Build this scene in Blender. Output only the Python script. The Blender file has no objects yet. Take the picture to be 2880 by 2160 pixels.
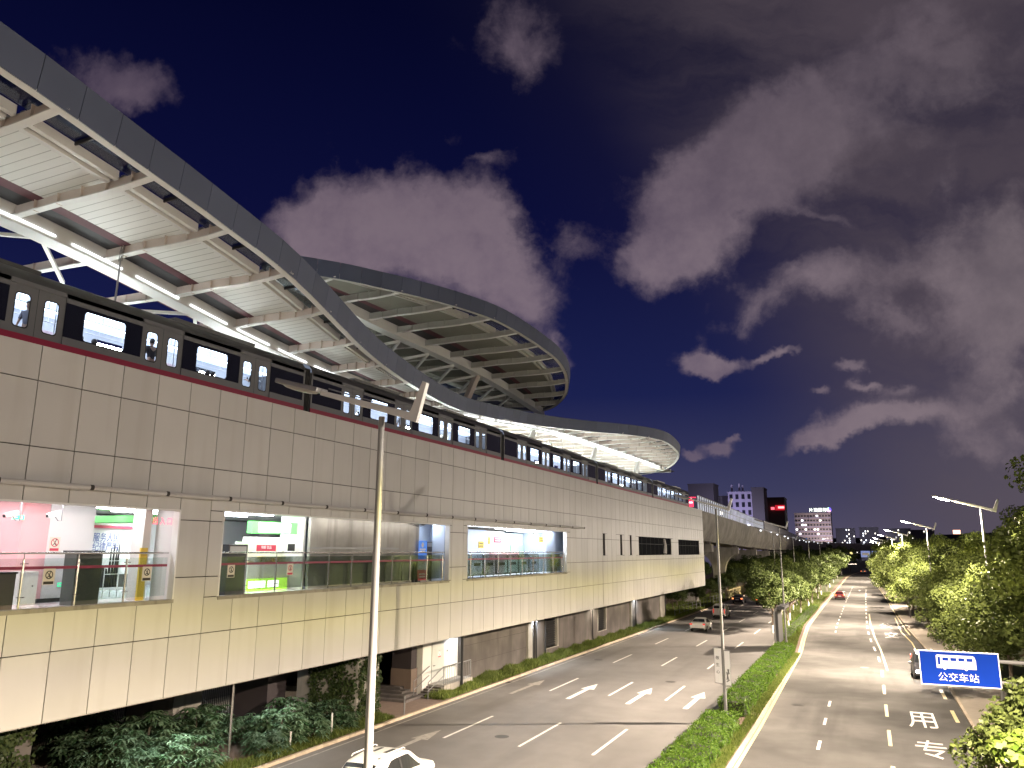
import bpy, bmesh, math, random
import numpy as np
from mathutils import Vector, Matrix
S = bpy.context.scene
RAD = math.radians
rnd = random.Random(11)

# ---------------------------------------------------------------- helpers
def link(o):
    S.collection.objects.link(o)
    return o

class MB:
    """collects shapes; build() links them as ONE mesh object"""
    def __init__(s):
        s.v, s.f = [], []
    def add(s, vs, fs):
        n = len(s.v)
        s.v += [tuple(p) for p in vs]
        s.f += [tuple(i + n for i in f) for f in fs]
        return s
    def box(s, x0, x1, y0, y1, z0, z1):
        vs = [(x, y, z) for x in (x0, x1) for y in (y0, y1) for z in (z0, z1)]
        return s.add(vs, [(0, 1, 3, 2), (4, 6, 7, 5), (0, 4, 5, 1), (2, 3, 7, 6), (0, 2, 6, 4), (1, 5, 7, 3)])
    def obox(s, c, a, b, d):
        c, a, b, d = Vector(c), Vector(a), Vector(b), Vector(d)
        vs = [c + i * a + j * b + k * d for i in (-1, 1) for j in (-1, 1) for k in (-1, 1)]
        return s.add(vs, [(0, 1, 3, 2), (4, 6, 7, 5), (0, 4, 5, 1), (2, 3, 7, 6), (0, 2, 6, 4), (1, 5, 7, 3)])
    def bar(s, p, q, w, h, up=(0, 0, 1), w2=None, h2=None):
        p, q = Vector(p), Vector(q)
        d = (q - p).normalized()
        a = d.cross(Vector(up))
        if a.length < 1e-4:
            a = d.cross(Vector((0, 1, 0)))
        a.normalize()
        b = a.cross(d)
        w2 = w if w2 is None else w2
        h2 = h if h2 is None else h2
        vs = []
        for c, ww, hh in ((p, w, h), (q, w2, h2)):
            for i, j in ((-1, -1), (1, -1), (1, 1), (-1, 1)):
                vs.append(c + a * (i * ww / 2) + b * (j * hh / 2))
        return s.add(vs, [(3, 2, 1, 0), (4, 5, 6, 7), (0, 1, 5, 4), (1, 2, 6, 5), (2, 3, 7, 6), (3, 0, 4, 7)])
    def tube(s, pts, r, n=8):
        pts = [Vector(p) for p in pts]
        rs = r if isinstance(r, (list, tuple)) else [r] * len(pts)
        rings = []
        d0 = (pts[1] - pts[0]).normalized()
        a = d0.cross(Vector((0, 0, 1)))
        if a.length < 1e-3:
            a = d0.cross(Vector((0, 1, 0)))
        a.normalize()
        for i, p in enumerate(pts):
            d = (pts[min(i + 1, len(pts) - 1)] - pts[max(i - 1, 0)]).normalized()
            a = (a - d * a.dot(d)).normalized()
            b = d.cross(a)
            rings.append([p + (a * math.cos(2 * math.pi * k / n) + b * math.sin(2 * math.pi * k / n)) * rs[i] for k in range(n)])
        vs = [v for ring in rings for v in ring]
        fs = []
        for i in range(len(pts) - 1):
            for k in range(n):
                k2 = (k + 1) % n
                fs.append((i * n + k, i * n + k2, (i + 1) * n + k2, (i + 1) * n + k))
        fs.append(tuple(range(n))[::-1])
        fs.append(tuple((len(pts) - 1) * n + k for k in range(n)))
        return s.add(vs, fs)
    def prism(s, poly, d):
        n = len(poly)
        d = Vector(d)
        vs = [Vector(p) for p in poly] + [Vector(p) + d for p in poly]
        fs = [tuple(range(n))[::-1], tuple(range(n, 2 * n))]
        fs += [(i, (i + 1) % n, n + (i + 1) % n, n + i) for i in range(n)]
        return s.add(vs, fs)
    def quad(s, *p):
        return s.add(p, [tuple(range(len(p)))])
    def grid(s, rows, closed=False):
        n = len(rows[0])
        vs = [p for r in rows for p in r]
        fs = []
        for i in range(len(rows) - 1):
            for k in range(n if closed else n - 1):
                k2 = (k + 1) % n
                fs.append((i * n + k, i * n + k2, (i + 1) * n + k2, (i + 1) * n + k))
        return s.add(vs, fs)
    def slab(s, rows_top, t):
        """closed thin slab under a grid of points (two columns per row)"""
        for a, b in zip(rows_top[:-1], rows_top[1:]):
            p = [a[0], a[-1], b[-1], b[0]]
            q = [(x, y, z - t) for x, y, z in p]
            s.add(p + q, [(0, 1, 2, 3), (7, 6, 5, 4), (0, 4, 5, 1), (1, 5, 6, 2), (2, 6, 7, 3), (3, 7, 4, 0)])
        return s
    def lathe(s, c, prof, n=12):
        rows = [[(c[0] + r * math.cos(2 * math.pi * k / n), c[1] + r * math.sin(2 * math.pi * k / n), c[2] + z) for k in range(n)] for r, z in prof]
        return s.grid(rows, True)
    def disc(s, c, r, nrm, t=.01, n=20, r_in=None):
        c, w = Vector(c), Vector(nrm).normalized()
        a = w.cross(Vector((0, 0, 1)))
        if a.length < 1e-3:
            a = w.cross(Vector((0, 1, 0)))
        a.normalize(); b = a.cross(w)
        def ring(r, h):
            return [c + (a * math.cos(2 * math.pi * k / n) + b * math.sin(2 * math.pi * k / n)) * r + w * h for k in range(n)]
        if r_in is None:
            return s.prism(ring(r, 0), w * t)
        return s.grid([ring(r_in, 0), ring(r, 0), ring(r, t), ring(r_in, t), ring(r_in, 0)], True)
    def build(s, name, m, parent=None, smooth=False, origin=None, fix=True, bevel=0):
        vs = s.v
        if parent is None and origin is None and vs:
            a = np.array(vs)
            origin = ((a[:, 0].min() + a[:, 0].max()) / 2, (a[:, 1].min() + a[:, 1].max()) / 2, a[:, 2].min())
        off = Vector(origin or (0, 0, 0))
        me = bpy.data.meshes.new(name)
        par = parent.get('_w', (0, 0, 0)) if parent is not None else (0, 0, 0)
        ox, oy, oz = off[0] + par[0], off[1] + par[1], off[2] + par[2]
        me.from_pydata([(x - ox, y - oy, z - oz) for x, y, z in vs], [], s.f)
        if fix or bevel:
            bm = bmesh.new(); bm.from_mesh(me)
            if fix:
                bmesh.ops.recalc_face_normals(bm, faces=bm.faces)
            if bevel:
                es = [e for e in bm.edges if len(e.link_faces) == 2 and e.calc_face_angle(0) > .6]
                bmesh.ops.bevel(bm, geom=es, offset=bevel, segments=2, profile=.6, affect='EDGES', clamp_overlap=True)
            bm.to_mesh(me); bm.free()
        if smooth:
            me.shade_smooth()
            if smooth != 'all':
                try:
                    me.set_sharp_from_angle(angle=RAD(35))
                except Exception:
                    pass
        me.materials.append(m)
        o = link(bpy.data.objects.new(name, me))
        o.location = off
        if parent is not None:
            o.parent = parent
            o['_w'] = (par[0] + off[0], par[1] + off[1], par[2] + off[2])
        else:
            o['_w'] = tuple(off)
        return o

def tag(o, label, cat, group=None):
    o['label'] = label; o['category'] = cat
    if group: o['group'] = group
    return o

def thing(name, label, cat, loc=(0, 0, 0), group=None):
    o = link(bpy.data.objects.new(name, None))
    o.empty_display_size = .3
    o.location = loc; o['_w'] = tuple(loc)
    return tag(o, label, cat, group)

def struct(name, mb, m, **k):
    o = mb.build(name, m, **k); o['kind'] = 'structure'
    return o

def copy_tree(o, parent=None):
    c = o.copy(); S.collection.objects.link(c)
    if parent is not None: c.parent = parent
    for ch in list(o.children):
        copy_tree(ch, c)
    return c

def dup(o, loc, label=None, rz=0, sc=1.0, group=None):
    c = copy_tree(o)
    c.location = loc; c.rotation_euler = (0, 0, rz)
    c.scale = (sc,) * 3 if not isinstance(sc, tuple) else sc
    c['_w'] = tuple(loc)
    if label: c['label'] = label
    if group: c['group'] = group
    return c

# ---------------------------------------------------------------- materials
def nodes(name):
    m = bpy.data.materials.new(name); m.use_nodes = True
    nt = m.node_tree
    return m, nt, nt.nodes['Principled BSDF']

def pm(name, col, rough=.6, metal=0., var=.12, scale=2., bump=0., bscale=40., spec=.5, island=0., tint=None, patch=0., pscale=.15, wear=None):
    """painted / mineral surface: base colour broken up by noise, optional patches, grain bump and per-piece variation"""
    m, nt, b = nodes(name)
    N, L = nt.nodes, nt.links
    tc = N.new('ShaderNodeTexCoord')
    nz = N.new('ShaderNodeTexNoise'); nz.inputs['Scale'].default_value = scale; nz.inputs['Detail'].default_value = 6
    L.new(tc.outputs['Object'], nz.inputs['Vector'])
    mx = N.new('ShaderNodeMix'); mx.data_type = 'RGBA'
    mx.inputs['A'].default_value = (*[c * (1 - var) for c in col], 1)
    mx.inputs['B'].default_value = (*[min(1, c * (1 + var)) for c in (tint or col)], 1)
    L.new(nz.outputs['Fac'], mx.inputs['Factor'])
    out = mx.outputs['Result']
    if patch:
        n2 = N.new('ShaderNodeTexNoise'); n2.inputs['Scale'].default_value = pscale; n2.inputs['Detail'].default_value = 4
        L.new(tc.outputs['Object'], n2.inputs['Vector'])
        cr = N.new('ShaderNodeMapRange'); cr.inputs['From Min'].default_value = .4; cr.inputs['From Max'].default_value = .62
        cr.inputs['To Min'].default_value = 1 - patch; cr.inputs['To Max'].default_value = 1 + patch * .6
        L.new(n2.outputs['Fac'], cr.inputs['Value'])
        mm = N.new('ShaderNodeMix'); mm.data_type = 'RGBA'; mm.blend_type = 'MULTIPLY'; mm.inputs['Factor'].default_value = 1
        L.new(out, mm.inputs['A']); L.new(cr.outputs['Result'], mm.inputs['B']); out = mm.outputs['Result']
    if island:
        g = N.new('ShaderNodeNewGeometry')
        cr = N.new('ShaderNodeMapRange'); cr.inputs['To Min'].default_value = 1 - island; cr.inputs['To Max'].default_value = 1 + island
        L.new(g.outputs['Random Per Island'], cr.inputs['Value'])
        mm = N.new('ShaderNodeMix'); mm.data_type = 'RGBA'; mm.blend_type = 'MULTIPLY'; mm.inputs['Factor'].default_value = 1
        L.new(out, mm.inputs['A']); L.new(cr.outputs['Result'], mm.inputs['B']); out = mm.outputs['Result']
    if wear:      # (colour, scale, amount) : streaks or flakes with a shape of their own
        n3 = N.new('ShaderNodeTexNoise'); n3.inputs['Scale'].default_value = 1; n3.inputs['Detail'].default_value = 8
        mp = N.new('ShaderNodeMapping'); mp.inputs['Scale'].default_value = wear[1]
        L.new(tc.outputs['Object'], mp.inputs['Vector']); L.new(mp.outputs['Vector'], n3.inputs['Vector'])
        cr = N.new('ShaderNodeMapRange'); cr.inputs['From Min'].default_value = .52; cr.inputs['From Max'].default_value = .75
        cr.inputs['To Max'].default_value = wear[2]
        L.new(n3.outputs['Fac'], cr.inputs['Value'])
        mm = N.new('ShaderNodeMix'); mm.data_type = 'RGBA'
        L.new(cr.outputs['Result'], mm.inputs['Factor']); L.new(out, mm.inputs['A']); mm.inputs['B'].default_value = (*wear[0], 1); out = mm.outputs['Result']
    L.new(out, b.inputs['Base Color'])
    b.inputs['Roughness'].default_value = rough; b.inputs['Metallic'].default_value = metal
    b.inputs['Specular IOR Level'].default_value = spec
    if bump:
        n4 = N.new('ShaderNodeTexNoise'); n4.inputs['Scale'].default_value = bscale; n4.inputs['Detail'].default_value = 3
        L.new(tc.outputs['Object'], n4.inputs['Vector'])
        bp = N.new('ShaderNodeBump'); bp.inputs['Strength'].default_value = bump; bp.inputs['Distance'].default_value = .02
        L.new(n4.outputs['Fac'], bp.inputs['Height']); L.new(bp.outputs['Normal'], b.inputs['Normal'])
    return m

def em(name, col, st):
    m, nt, b = nodes(name)
    b.inputs['Base Color'].default_value = (*[min(.8, c) for c in col], 1)
    b.inputs['Emission Color'].default_value = (*col, 1); b.inputs['Emission Strength'].default_value = st
    return m

def glass(name, tint=(.9, .95, .95), refl=.08, rough=.02):
    m, nt, b = nodes(name); N, L = nt.nodes, nt.links
    N.remove(b)
    tr = N.new('ShaderNodeBsdfTransparent'); tr.inputs['Color'].default_value = (*tint, 1)
    gl = N.new('ShaderNodeBsdfGlossy'); gl.inputs['Roughness'].default_value = rough
    mx = N.new('ShaderNodeMixShader')
    fr = N.new('ShaderNodeLayerWeight'); fr.inputs['Blend'].default_value = .25
    mr = N.new('ShaderNodeMapRange'); mr.inputs['To Min'].default_value = refl; mr.inputs['To Max'].default_value = .7
    L.new(fr.outputs['Fresnel'], mr.inputs['Value'])
    L.new(mr.outputs['Result'], mx.inputs['Fac']); L.new(tr.outputs[0], mx.inputs[1]); L.new(gl.outputs[0], mx.inputs[2])
    L.new(mx.outputs[0], N['Material Output'].inputs['Surface'])
    return m

def leafm(name, a, b_, trans=.25):
    m, nt, b = nodes(name); N, L = nt.nodes, nt.links
    g = N.new('ShaderNodeNewGeometry'); oi = N.new('ShaderNodeObjectInfo')
    mx = N.new('ShaderNodeMix'); mx.data_type = 'RGBA'
    mx.inputs['A'].default_value = (*a, 1); mx.inputs['B'].default_value = (*b_, 1)
    L.new(g.outputs['Random Per Island'], mx.inputs['Factor'])
    mr = N.new('ShaderNodeMapRange'); mr.inputs['To Min'].default_value = .75; mr.inputs['To Max'].default_value = 1.25
    L.new(oi.outputs['Random'], mr.inputs['Value'])
    mm = N.new('ShaderNodeMix'); mm.data_type = 'RGBA'; mm.blend_type = 'MULTIPLY'; mm.inputs['Factor'].default_value = 1
    L.new(mx.outputs['Result'], mm.inputs['A']); L.new(mr.outputs['Result'], mm.inputs['B'])
    N.remove(b)
    d = N.new('ShaderNodeBsdfDiffuse'); t = N.new('ShaderNodeBsdfTranslucent'); gl = N.new('ShaderNodeBsdfGlossy')
    gl.inputs['Roughness'].default_value = .45
    L.new(mm.outputs['Result'], d.inputs['Color']); L.new(mm.outputs['Result'], t.inputs['Color'])
    m1 = N.new('ShaderNodeMixShader'); m1.inputs['Fac'].default_value = trans
    L.new(d.outputs[0], m1.inputs[1]); L.new(t.outputs[0], m1.inputs[2])
    m2 = N.new('ShaderNodeMixShader'); m2.inputs['Fac'].default_value = .015
    L.new(m1.outputs[0], m2.inputs[1]); L.new(gl.outputs[0], m2.inputs[2])
    L.new(m2.outputs[0], N['Material Output'].inputs['Surface'])
    return m

M = {}
M['asphalt'] = pm('asphalt', (.175, .167, .16), .58, spec=.3, var=.22, scale=.7, bump=.35, bscale=45, patch=.16, pscale=.09, wear=((.10, .095, .09), (.5, .035, 1), .55))
M['asphalt_r'] = pm('asphalt_bus', (.14, .134, .127), .9, spec=.12, var=.22, scale=.8, bump=.35, bscale=45, patch=.4, pscale=.11, wear=((.07, .066, .063), (.6, .05, 1), .6))  # large patches deepened to paint tree shadows into the bus road
M['paint'] = pm('road_paint', (.74, .72, .68), .6, var=.08, scale=6, wear=((.3, .28, .26), (7, 3, 1), .75))
M['paint_y'] = pm('road_paint_yellow', (.66, .56, .3), .6, var=.1, scale=6, wear=((.3, .28, .24), (7, 3, 1), .6))
M['paint_worn'] = pm('road_paint_worn', (.36, .34, .31), .65, var=.3, scale=3, wear=((.15, .14, .13), (5, 2, 1), .9))
M['kerb'] = pm('kerb_stone', (.46, .38, .29), .8, var=.3, scale=3, bump=.3, island=.15)
M['soil'] = pm('soil', (.13, .085, .06), .9, var=.35, scale=1.6, bump=.6, bscale=14)
M['grassbase'] = pm('grass_ground', (.075, .09, .035), .9, var=.4, scale=1.2, bump=.5, bscale=20)
M['pave'] = pm('paving', (.34, .3, .25), .8, var=.15, scale=2.5, bump=.2, patch=.12)
M['terrain'] = pm('terrain', (.06, .07, .045), .95, var=.4, scale=.05)
M['conc'] = pm('concrete', (.34, .32, .29), .8, var=.2, scale=1.2, bump=.2, patch=.2, pscale=.4, wear=((.13, .12, .11), (2.2, 2.2, .18), .75))
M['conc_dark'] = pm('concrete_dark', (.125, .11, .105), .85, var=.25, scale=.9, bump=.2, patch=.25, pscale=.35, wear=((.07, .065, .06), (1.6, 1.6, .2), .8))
M['panel'] = pm('cladding_panel', (.53, .52, .505), .42, var=.05, scale=.8, island=.05, spec=.4, wear=((.38, .355, .32), (1.3, 1.3, .10), .35))
M['joint'] = pm('joint_dark', (.05, .045, .04), .9)
M['white'] = pm('white_paint', (.78, .78, .76), .5, var=.04, scale=1.5)
M['offwhite'] = pm('warm_white_wall', (.72, .69, .66), .6, var=.04, scale=1.2)
M['pinkwall'] = pm('pink_column_paint', (.75, .42, .44), .5, var=.04, scale=1)
M['bluewall'] = pm('pale_blue_wall', (.58, .66, .82), .5, var=.04, scale=1)
M['floor'] = pm('polished_floor', (.62, .63, .63), .16, var=.06, scale=.6, spec=.6)
M['steelw'] = pm('painted_steel_white', (.74, .74, .72), .45, var=.06, scale=1.5)
M['steelpink'] = pm('painted_steel_rib', (.62, .54, .49), .5, var=.08, scale=1.5)
M['fascia'] = pm('fascia_metal', (.095, .115, .18), .6, metal=.0, var=.1, scale=.7, island=.08)
M['maroon'] = pm('maroon_strip', (.09, .02, .03), .6)
M['darkm'] = pm('dark_metal', (.05, .05, .055), .45, metal=.5)
M['greym'] = pm('grey_metal', (.3, .3, .31), .4, metal=.6)
M['stainless'] = pm('stainless', (.55, .54, .53), .25, metal=.9)
M['black'] = pm('black_matte', (.015, .015, .017), .6)
M['red'] = pm('red_paint', (.5, .03, .07), .45)
M['redband'] = pm('dark_red_tape', (.22, .015, .05), .5)
M['yellow'] = pm('yellow_paint', (.78, .55, .08), .5)
M['green'] = pm('green_paint', (.1, .5, .1), .5)
M['win_black'] = pm('unlit_window', (.012, .013, .016), .9, spec=.02)
M['blue'] = pm('sign_blue', (.004, .035, .32), .7, spec=.08, var=.12, scale=1.2)
M['signwhite'] = pm('sign_white', (.82, .82, .84), .4)
M['lamp_arm'] = pm('lamp_arm_lightened', (.62, .62, .62), .45, var=.05); M['lamp_pole'] = pm('lamp_pole_paint', (.22, .22, .22), .45, var=.05)  # arm colour lightened to make up for the dim light on it
M['train'] = pm('train_steel', (.15, .155, .165), .45, metal=.15, var=.05, scale=.6)
M['trainroof'] = pm('train_roof', (.075, .077, .08), .5, metal=.4)
M['trainred'] = pm('train_stripe', (.28, .012, .045), .4)
M['trainband'] = pm('train_window_band', (.006, .008, .016), .08, spec=.7)
M['rubber'] = pm('rubber', (.02, .02, .02), .7)
M['bark'] = pm('bark', (.12, .09, .065), .9, var=.3, scale=5, bump=.6, bscale=25)
M['limewash'] = pm('limewashed_trunk', (.62, .6, .55), .8)
M['glass'] = glass('clear_glass')
M['skyglass'] = glass('skylight_glass', (.75, .8, .85), .02)
M['darkglass'] = pm('dark_glass', (.012, .014, .016), .3, spec=.2)
M['skin'] = pm('skin', (.55, .36, .27), .6, var=.05)
M['hair'] = pm('hair', (.012, .01, .01), .5)
M['leaf_right'] = leafm('leaf_right', (.055, .075, .02), (.125, .155, .042))
M['leaf_med'] = leafm('leaf_median', (.055, .08, .024), (.10, .128, .042))
M['leaf_hedge'] = leafm('leaf_hedge', (.05, .11, .012), (.13, .22, .03))
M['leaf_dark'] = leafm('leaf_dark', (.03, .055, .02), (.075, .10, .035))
M['leaf_shrub'] = leafm('leaf_shrub', (.03, .07, .025), (.17, .25, .15))
M['leaf_grass'] = leafm('leaf_grass', (.07, .11, .02), (.2, .24, .06))

# ---------------------------------------------------------------- text
def text_mesh(txt, size, ext=.004):
    cu = bpy.data.curves.new('txt', 'FONT'); cu.body = txt; cu.size = size; cu.extrude = ext
    cu.align_x = 'CENTER'; cu.align_y = 'CENTER'; cu.resolution_u = 3
    o = link(bpy.data.objects.new('txt', cu))
    dg = bpy.context.evaluated_depsgraph_get()
    me = bpy.data.meshes.new_from_object(o.evaluated_get(dg))
    bpy.data.objects.remove(o); bpy.data.curves.remove(cu)
    return me

def text(name, txt, size, m, loc, face, parent=None, sx=1, sy=1, ext=.004, roll=0):
    """face: 'x' reads on a wall facing +x, 'y' on a sign facing -y, 'z' on the road read driving +y"""
    me = text_mesh(txt, size, ext); me.name = name
    me.materials.clear(); me.materials.append(m)
    B = {'x': Matrix(((0, 0, 1), (1, 0, 0), (0, 1, 0))), 'y': Matrix(((1, 0, 0), (0, 0, -1), (0, 1, 0))), 'z': Matrix.Identity(3)}[face]
    me.transform((B @ Matrix.Rotation(roll, 3, 'Z') @ Matrix.Diagonal((sx, sy, 1))).to_4x4())
    o = link(bpy.data.objects.new(name, me))
    p = parent.get('_w', (0, 0, 0)) if parent is not None else (0, 0, 0)
    o.location = Vector(loc) - Vector(p)
    if parent is not None: o.parent = parent
    o['_w'] = tuple(loc)
    return o

# ---------------------------------------------------------------- camera (eye on a footbridge 9 m above the road)
cam = bpy.data.cameras.new('camera'); co = link(bpy.data.objects.new('camera', cam)); S.camera = co
W0, H0, F0 = 2880., 2160., 2200.
d = Vector((2442 - W0 / 2, -(1551 - H0 / 2), -F0)).normalized()
u = Vector((math.sin(.005), math.cos(.005), 0)); u = u + Vector((0, 0, 1)) * (-(u.dot(d)) / d.z); u.normalize()
xx = d.cross(u)
rot = Matrix((xx, d, u))
co.matrix_world = Matrix.Translation((0, 0, 9)) @ rot.to_4x4()
cam.sensor_width = 36; cam.lens = 36 * F0 / W0; cam.clip_start = .1; cam.clip_end = 5000
S.view_settings.view_transform = 'Standard'; S.view_settings.look = 'None'
S.view_settings.exposure = 0; S.view_settings.gamma = 1
S.render.resolution_x, S.render.resolution_y = 1024, 768
cy = S.cycles
cy.use_denoising = True
cy.max_bounces = 6; cy.diffuse_bounces = 3; cy.glossy_bounces = 3; cy.transparent_max_bounces = 12; cy.transmission_bounces = 4
cy.sample_clamp_indirect = 6; cy.caustics_reflective = False; cy.caustics_refractive = False
try:
    cy.use_light_tree = True
except Exception:
    pass
P_LAMP = 200000.
# ---------------------------------------------------------------- night sky with city-lit clouds (direction based, no screen coordinates)
wd = bpy.data.worlds.new('World'); S.world = wd; wd.use_nodes = True
nt = wd.node_tree; N, L = nt.nodes, nt.links
for n in list(N): N.remove(n)
outw = N.new('ShaderNodeOutputWorld'); bg = N.new('ShaderNodeBackground'); L.new(bg.outputs[0], outw.inputs[0])
tc = N.new('ShaderNodeTexCoord')
def vm(op, a, b=None):
    n = N.new('ShaderNodeVectorMath'); n.operation = op
    for i, q in enumerate((a, b)):
        if q is None: continue
        if hasattr(q, 'is_linked'): L.new(q, n.inputs[i])
        else: n.inputs[i].default_value = q
    return n.outputs['Value'] if op in ('DOT_PRODUCT', 'LENGTH') else n.outputs[0]
def ma(op, a, b=None, c=None, clamp=False):
    n = N.new('ShaderNodeMath'); n.operation = op; n.use_clamp = clamp
    for i, q in enumerate((a, b, c)):
        if q is None: continue
        if hasattr(q, 'is_linked'): L.new(q, n.inputs[i])
        else: n.inputs[i].default_value = q
    return n.outputs[0]
def mrange(v, a, b, c=0., d=1., smooth=True):
    n = N.new('ShaderNodeMapRange'); n.interpolation_type = 'SMOOTHSTEP' if smooth else 'LINEAR'
    L.new(v, n.inputs['Value'])
    for k, q in zip(('From Min', 'From Max', 'To Min', 'To Max'), (a, b, c, d)): n.inputs[k].default_value = q
    return n.outputs['Result']
def mixc(f, a, b, mode='MIX'):
    n = N.new('ShaderNodeMix'); n.data_type = 'RGBA'; n.blend_type = mode
    for k, q in (('Factor', f), ('A', a), ('B', b)):
        if hasattr(q, 'is_linked'): L.new(q, n.inputs[k])
        else: n.inputs[k].default_value = q if k == 'Factor' else (*q, 1)
    return n.outputs['Result']
dirv = vm('NORMALIZE', tc.outputs['Generated'])
# chart of the sky around a fixed bearing: px to the right, py upwards (tangents of angles)
AX = Vector((-.34, .90, .30)).normalized(); RX = AX.cross(Vector((0, 0, 1))).normalized(); UX = RX.cross(AX)
da = vm('DOT_PRODUCT', dirv, tuple(AX))
dam = ma('MAXIMUM', da, .05)
px = ma('DIVIDE', vm('DOT_PRODUCT', dirv, tuple(RX)), dam)
py = ma('DIVIDE', vm('DOT_PRODUCT', dirv, tuple(UX)), dam)
comb = N.new('ShaderNodeCombineXYZ'); L.new(px, comb.inputs[0]); L.new(py, comb.inputs[1])
P2 = comb.outputs[0]
def noise(vec, sc, det=7, rough=.58, dist=0.):
    n = N.new('ShaderNodeTexNoise'); n.inputs['Scale'].default_value = sc; n.inputs['Detail'].default_value = det
    n.inputs['Roughness'].default_value = rough; n.inputs['Distortion'].default_value = dist
    L.new(vec, n.inputs['Vector']); return n.outputs['Fac']
def chart(X, Y):
    """bearing of a spot seen from the footbridge -> chart coordinates"""
    c = Vector(((X - W0 / 2) / F0, -(Y - H0 / 2) / F0, -1.)); w = rot @ c
    return w.dot(RX) / w.dot(AX), w.dot(UX) / w.dot(AX)
K = 1.302
CL = [  # cx cy rx ry (bearings), tilt, strength
    (830, 450, 175, 78, 0, 1.0), (680, 490, 110, 75, 0, .8), (1040, 490, 90, 70, 0, .85), (890, 560, 230, 70, .1, .7), (1150, 650, 60, 55, .6, .8), (1222, 765, 45, 36, .5, .75), (1080, 590, 70, 50, .3, .5),
    (1120, 100, 105, 95, 0, .8), (230, 160, 150, 62, .3, .75), (345, 210, 62, 48, .5, .6), (985, 305, 50, 28, -.6, .4), (1060, 362, 44, 15, 0, .42),
    (1420, 560, 105, 60, -.5, 1.0), (1500, 440, 150, 90, -.6, .95), (1620, 330, 190, 110, -.7, .75), (1780, 250, 260, 130, -.75, .62), (2050, 150, 260, 150, -.5, .55), (2140, 560, 150, 130, -.5, 1.0), (2190, 700, 110, 110, 0, .75),
    (1790, 610, 140, 58, -.25, .95), (1915, 690, 60, 32, 0, .6), (1650, 700, 34, 46, .3, .45), (1560, 787, 70, 22, 0, 1.7), (1712, 778, 42, 14, -.3, 1.1), (1880, 925, 150, 28, -.2, .95), (2060, 880, 170, 40, -.25, .7), (2150, 950, 120, 40, -.1, .7),
    (1785, 965, 70, 16, -.1, .7), (1560, 955, 34, 17, 0, 1.4), (1490, 980, 26, 13, 0, 1.2), (1230, 520, 48, 40, 0, .55), (1760, 478, 60, 13, .2, .5), (1850, 850, 34, 11, 0, .9), (1755, 860, 26, 10, 0, 1.0), (1600, 930, 26, 9, 0, 1.0), (1820, 810, 40, 12, -.2, .8), (1950, 850, 60, 14, -.3, .6)]
# wobble the chart so that outlines are ragged
wob = N.new('ShaderNodeTexNoise'); wob.inputs['Scale'].default_value = 5.5; wob.inputs['Detail'].default_value = 6; wob.inputs['Roughness'].default_value = .6
L.new(P2, wob.inputs['Vector'])
w1 = vm('SUBTRACT', wob.outputs['Color'], (.5, .5, .5))
sc_ = N.new('ShaderNodeVectorMath'); sc_.operation = 'SCALE'; sc_.inputs['Scale'].default_value = .15; L.new(w1, sc_.inputs[0])
PW = vm('ADD', P2, sc_.outputs[0])
tot = None
for cx, cyy, rx, ry, tl, st in CL:
    x0, y0 = chart(cx * K, cyy * K); x1, _ = chart((cx + rx) * K, cyy * K); _, y1 = chart(cx * K, (cyy - ry) * K)
    mp = N.new('ShaderNodeMapping'); mp.vector_type = 'TEXTURE'
    mp.inputs['Location'].default_value = (x0, y0, 0); mp.inputs['Rotation'].default_value = (0, 0, -tl)
    mp.inputs['Scale'].default_value = (max(.004, x1 - x0), max(.004, y1 - y0), 1)
    L.new(PW, mp.inputs['Vector'])
    sep = N.new('ShaderNodeSeparateXYZ'); L.new(mp.outputs[0], sep.inputs[0])
    r2 = ma('ADD', ma('MULTIPLY', sep.outputs[0], sep.outputs[0]), ma('MULTIPLY', sep.outputs[1], sep.outputs[1]))
    g = ma('MULTIPLY', ma('POWER', 2.71828, ma('MULTIPLY', r2, -.75)), st)
    tot = g if tot is None else ma('ADD', tot, g)
n1 = noise(PW, 7.5, 8, .62); n2 = noise(P2, 2.2, 4, .5); n3 = noise(P2, 30, 4, .6)
ntx = noise(vm('ADD', P2, (3.1, 1.7, .4)), 4.2, 9, .66)
dens = ma('ADD', tot, ma('MULTIPLY', ma('SUBTRACT', n1, .5), 1.5))
dens = ma('ADD', dens, ma('MULTIPLY', ma('SUBTRACT', n3, .5), .5))
dens = mrange(dens, .30, 1.08)
dens = ma('MULTIPLY', dens, mrange(ntx, .3, .62, .62, 1.))
# thin streaked veil towards the lit city on the right
mpv = N.new('ShaderNodeMapping'); mpv.inputs['Rotation'].default_value = (0, 0, -.55); mpv.inputs['Scale'].default_value = (1.1, 4.2, 1); L.new(PW, mpv.inputs['Vector'])
veil = noise(mpv.outputs[0], 1.5, 7, .6)
elev = ma('ARCSINE', N.new('ShaderNodeSeparateXYZ').outputs[2]) if False else None
sz = N.new('ShaderNodeSeparateXYZ'); L.new(dirv, sz.inputs[0])
el = sz.outputs[2]
rs = ma('ADD', px, ma('MULTIPLY', py, .6))
right = mrange(rs, .0, .75)
def lin(*c): return tuple(((q / 255 + .055) / 1.055) ** 2.4 if q > 10 else q / 255 / 12.92 for q in c)
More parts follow.
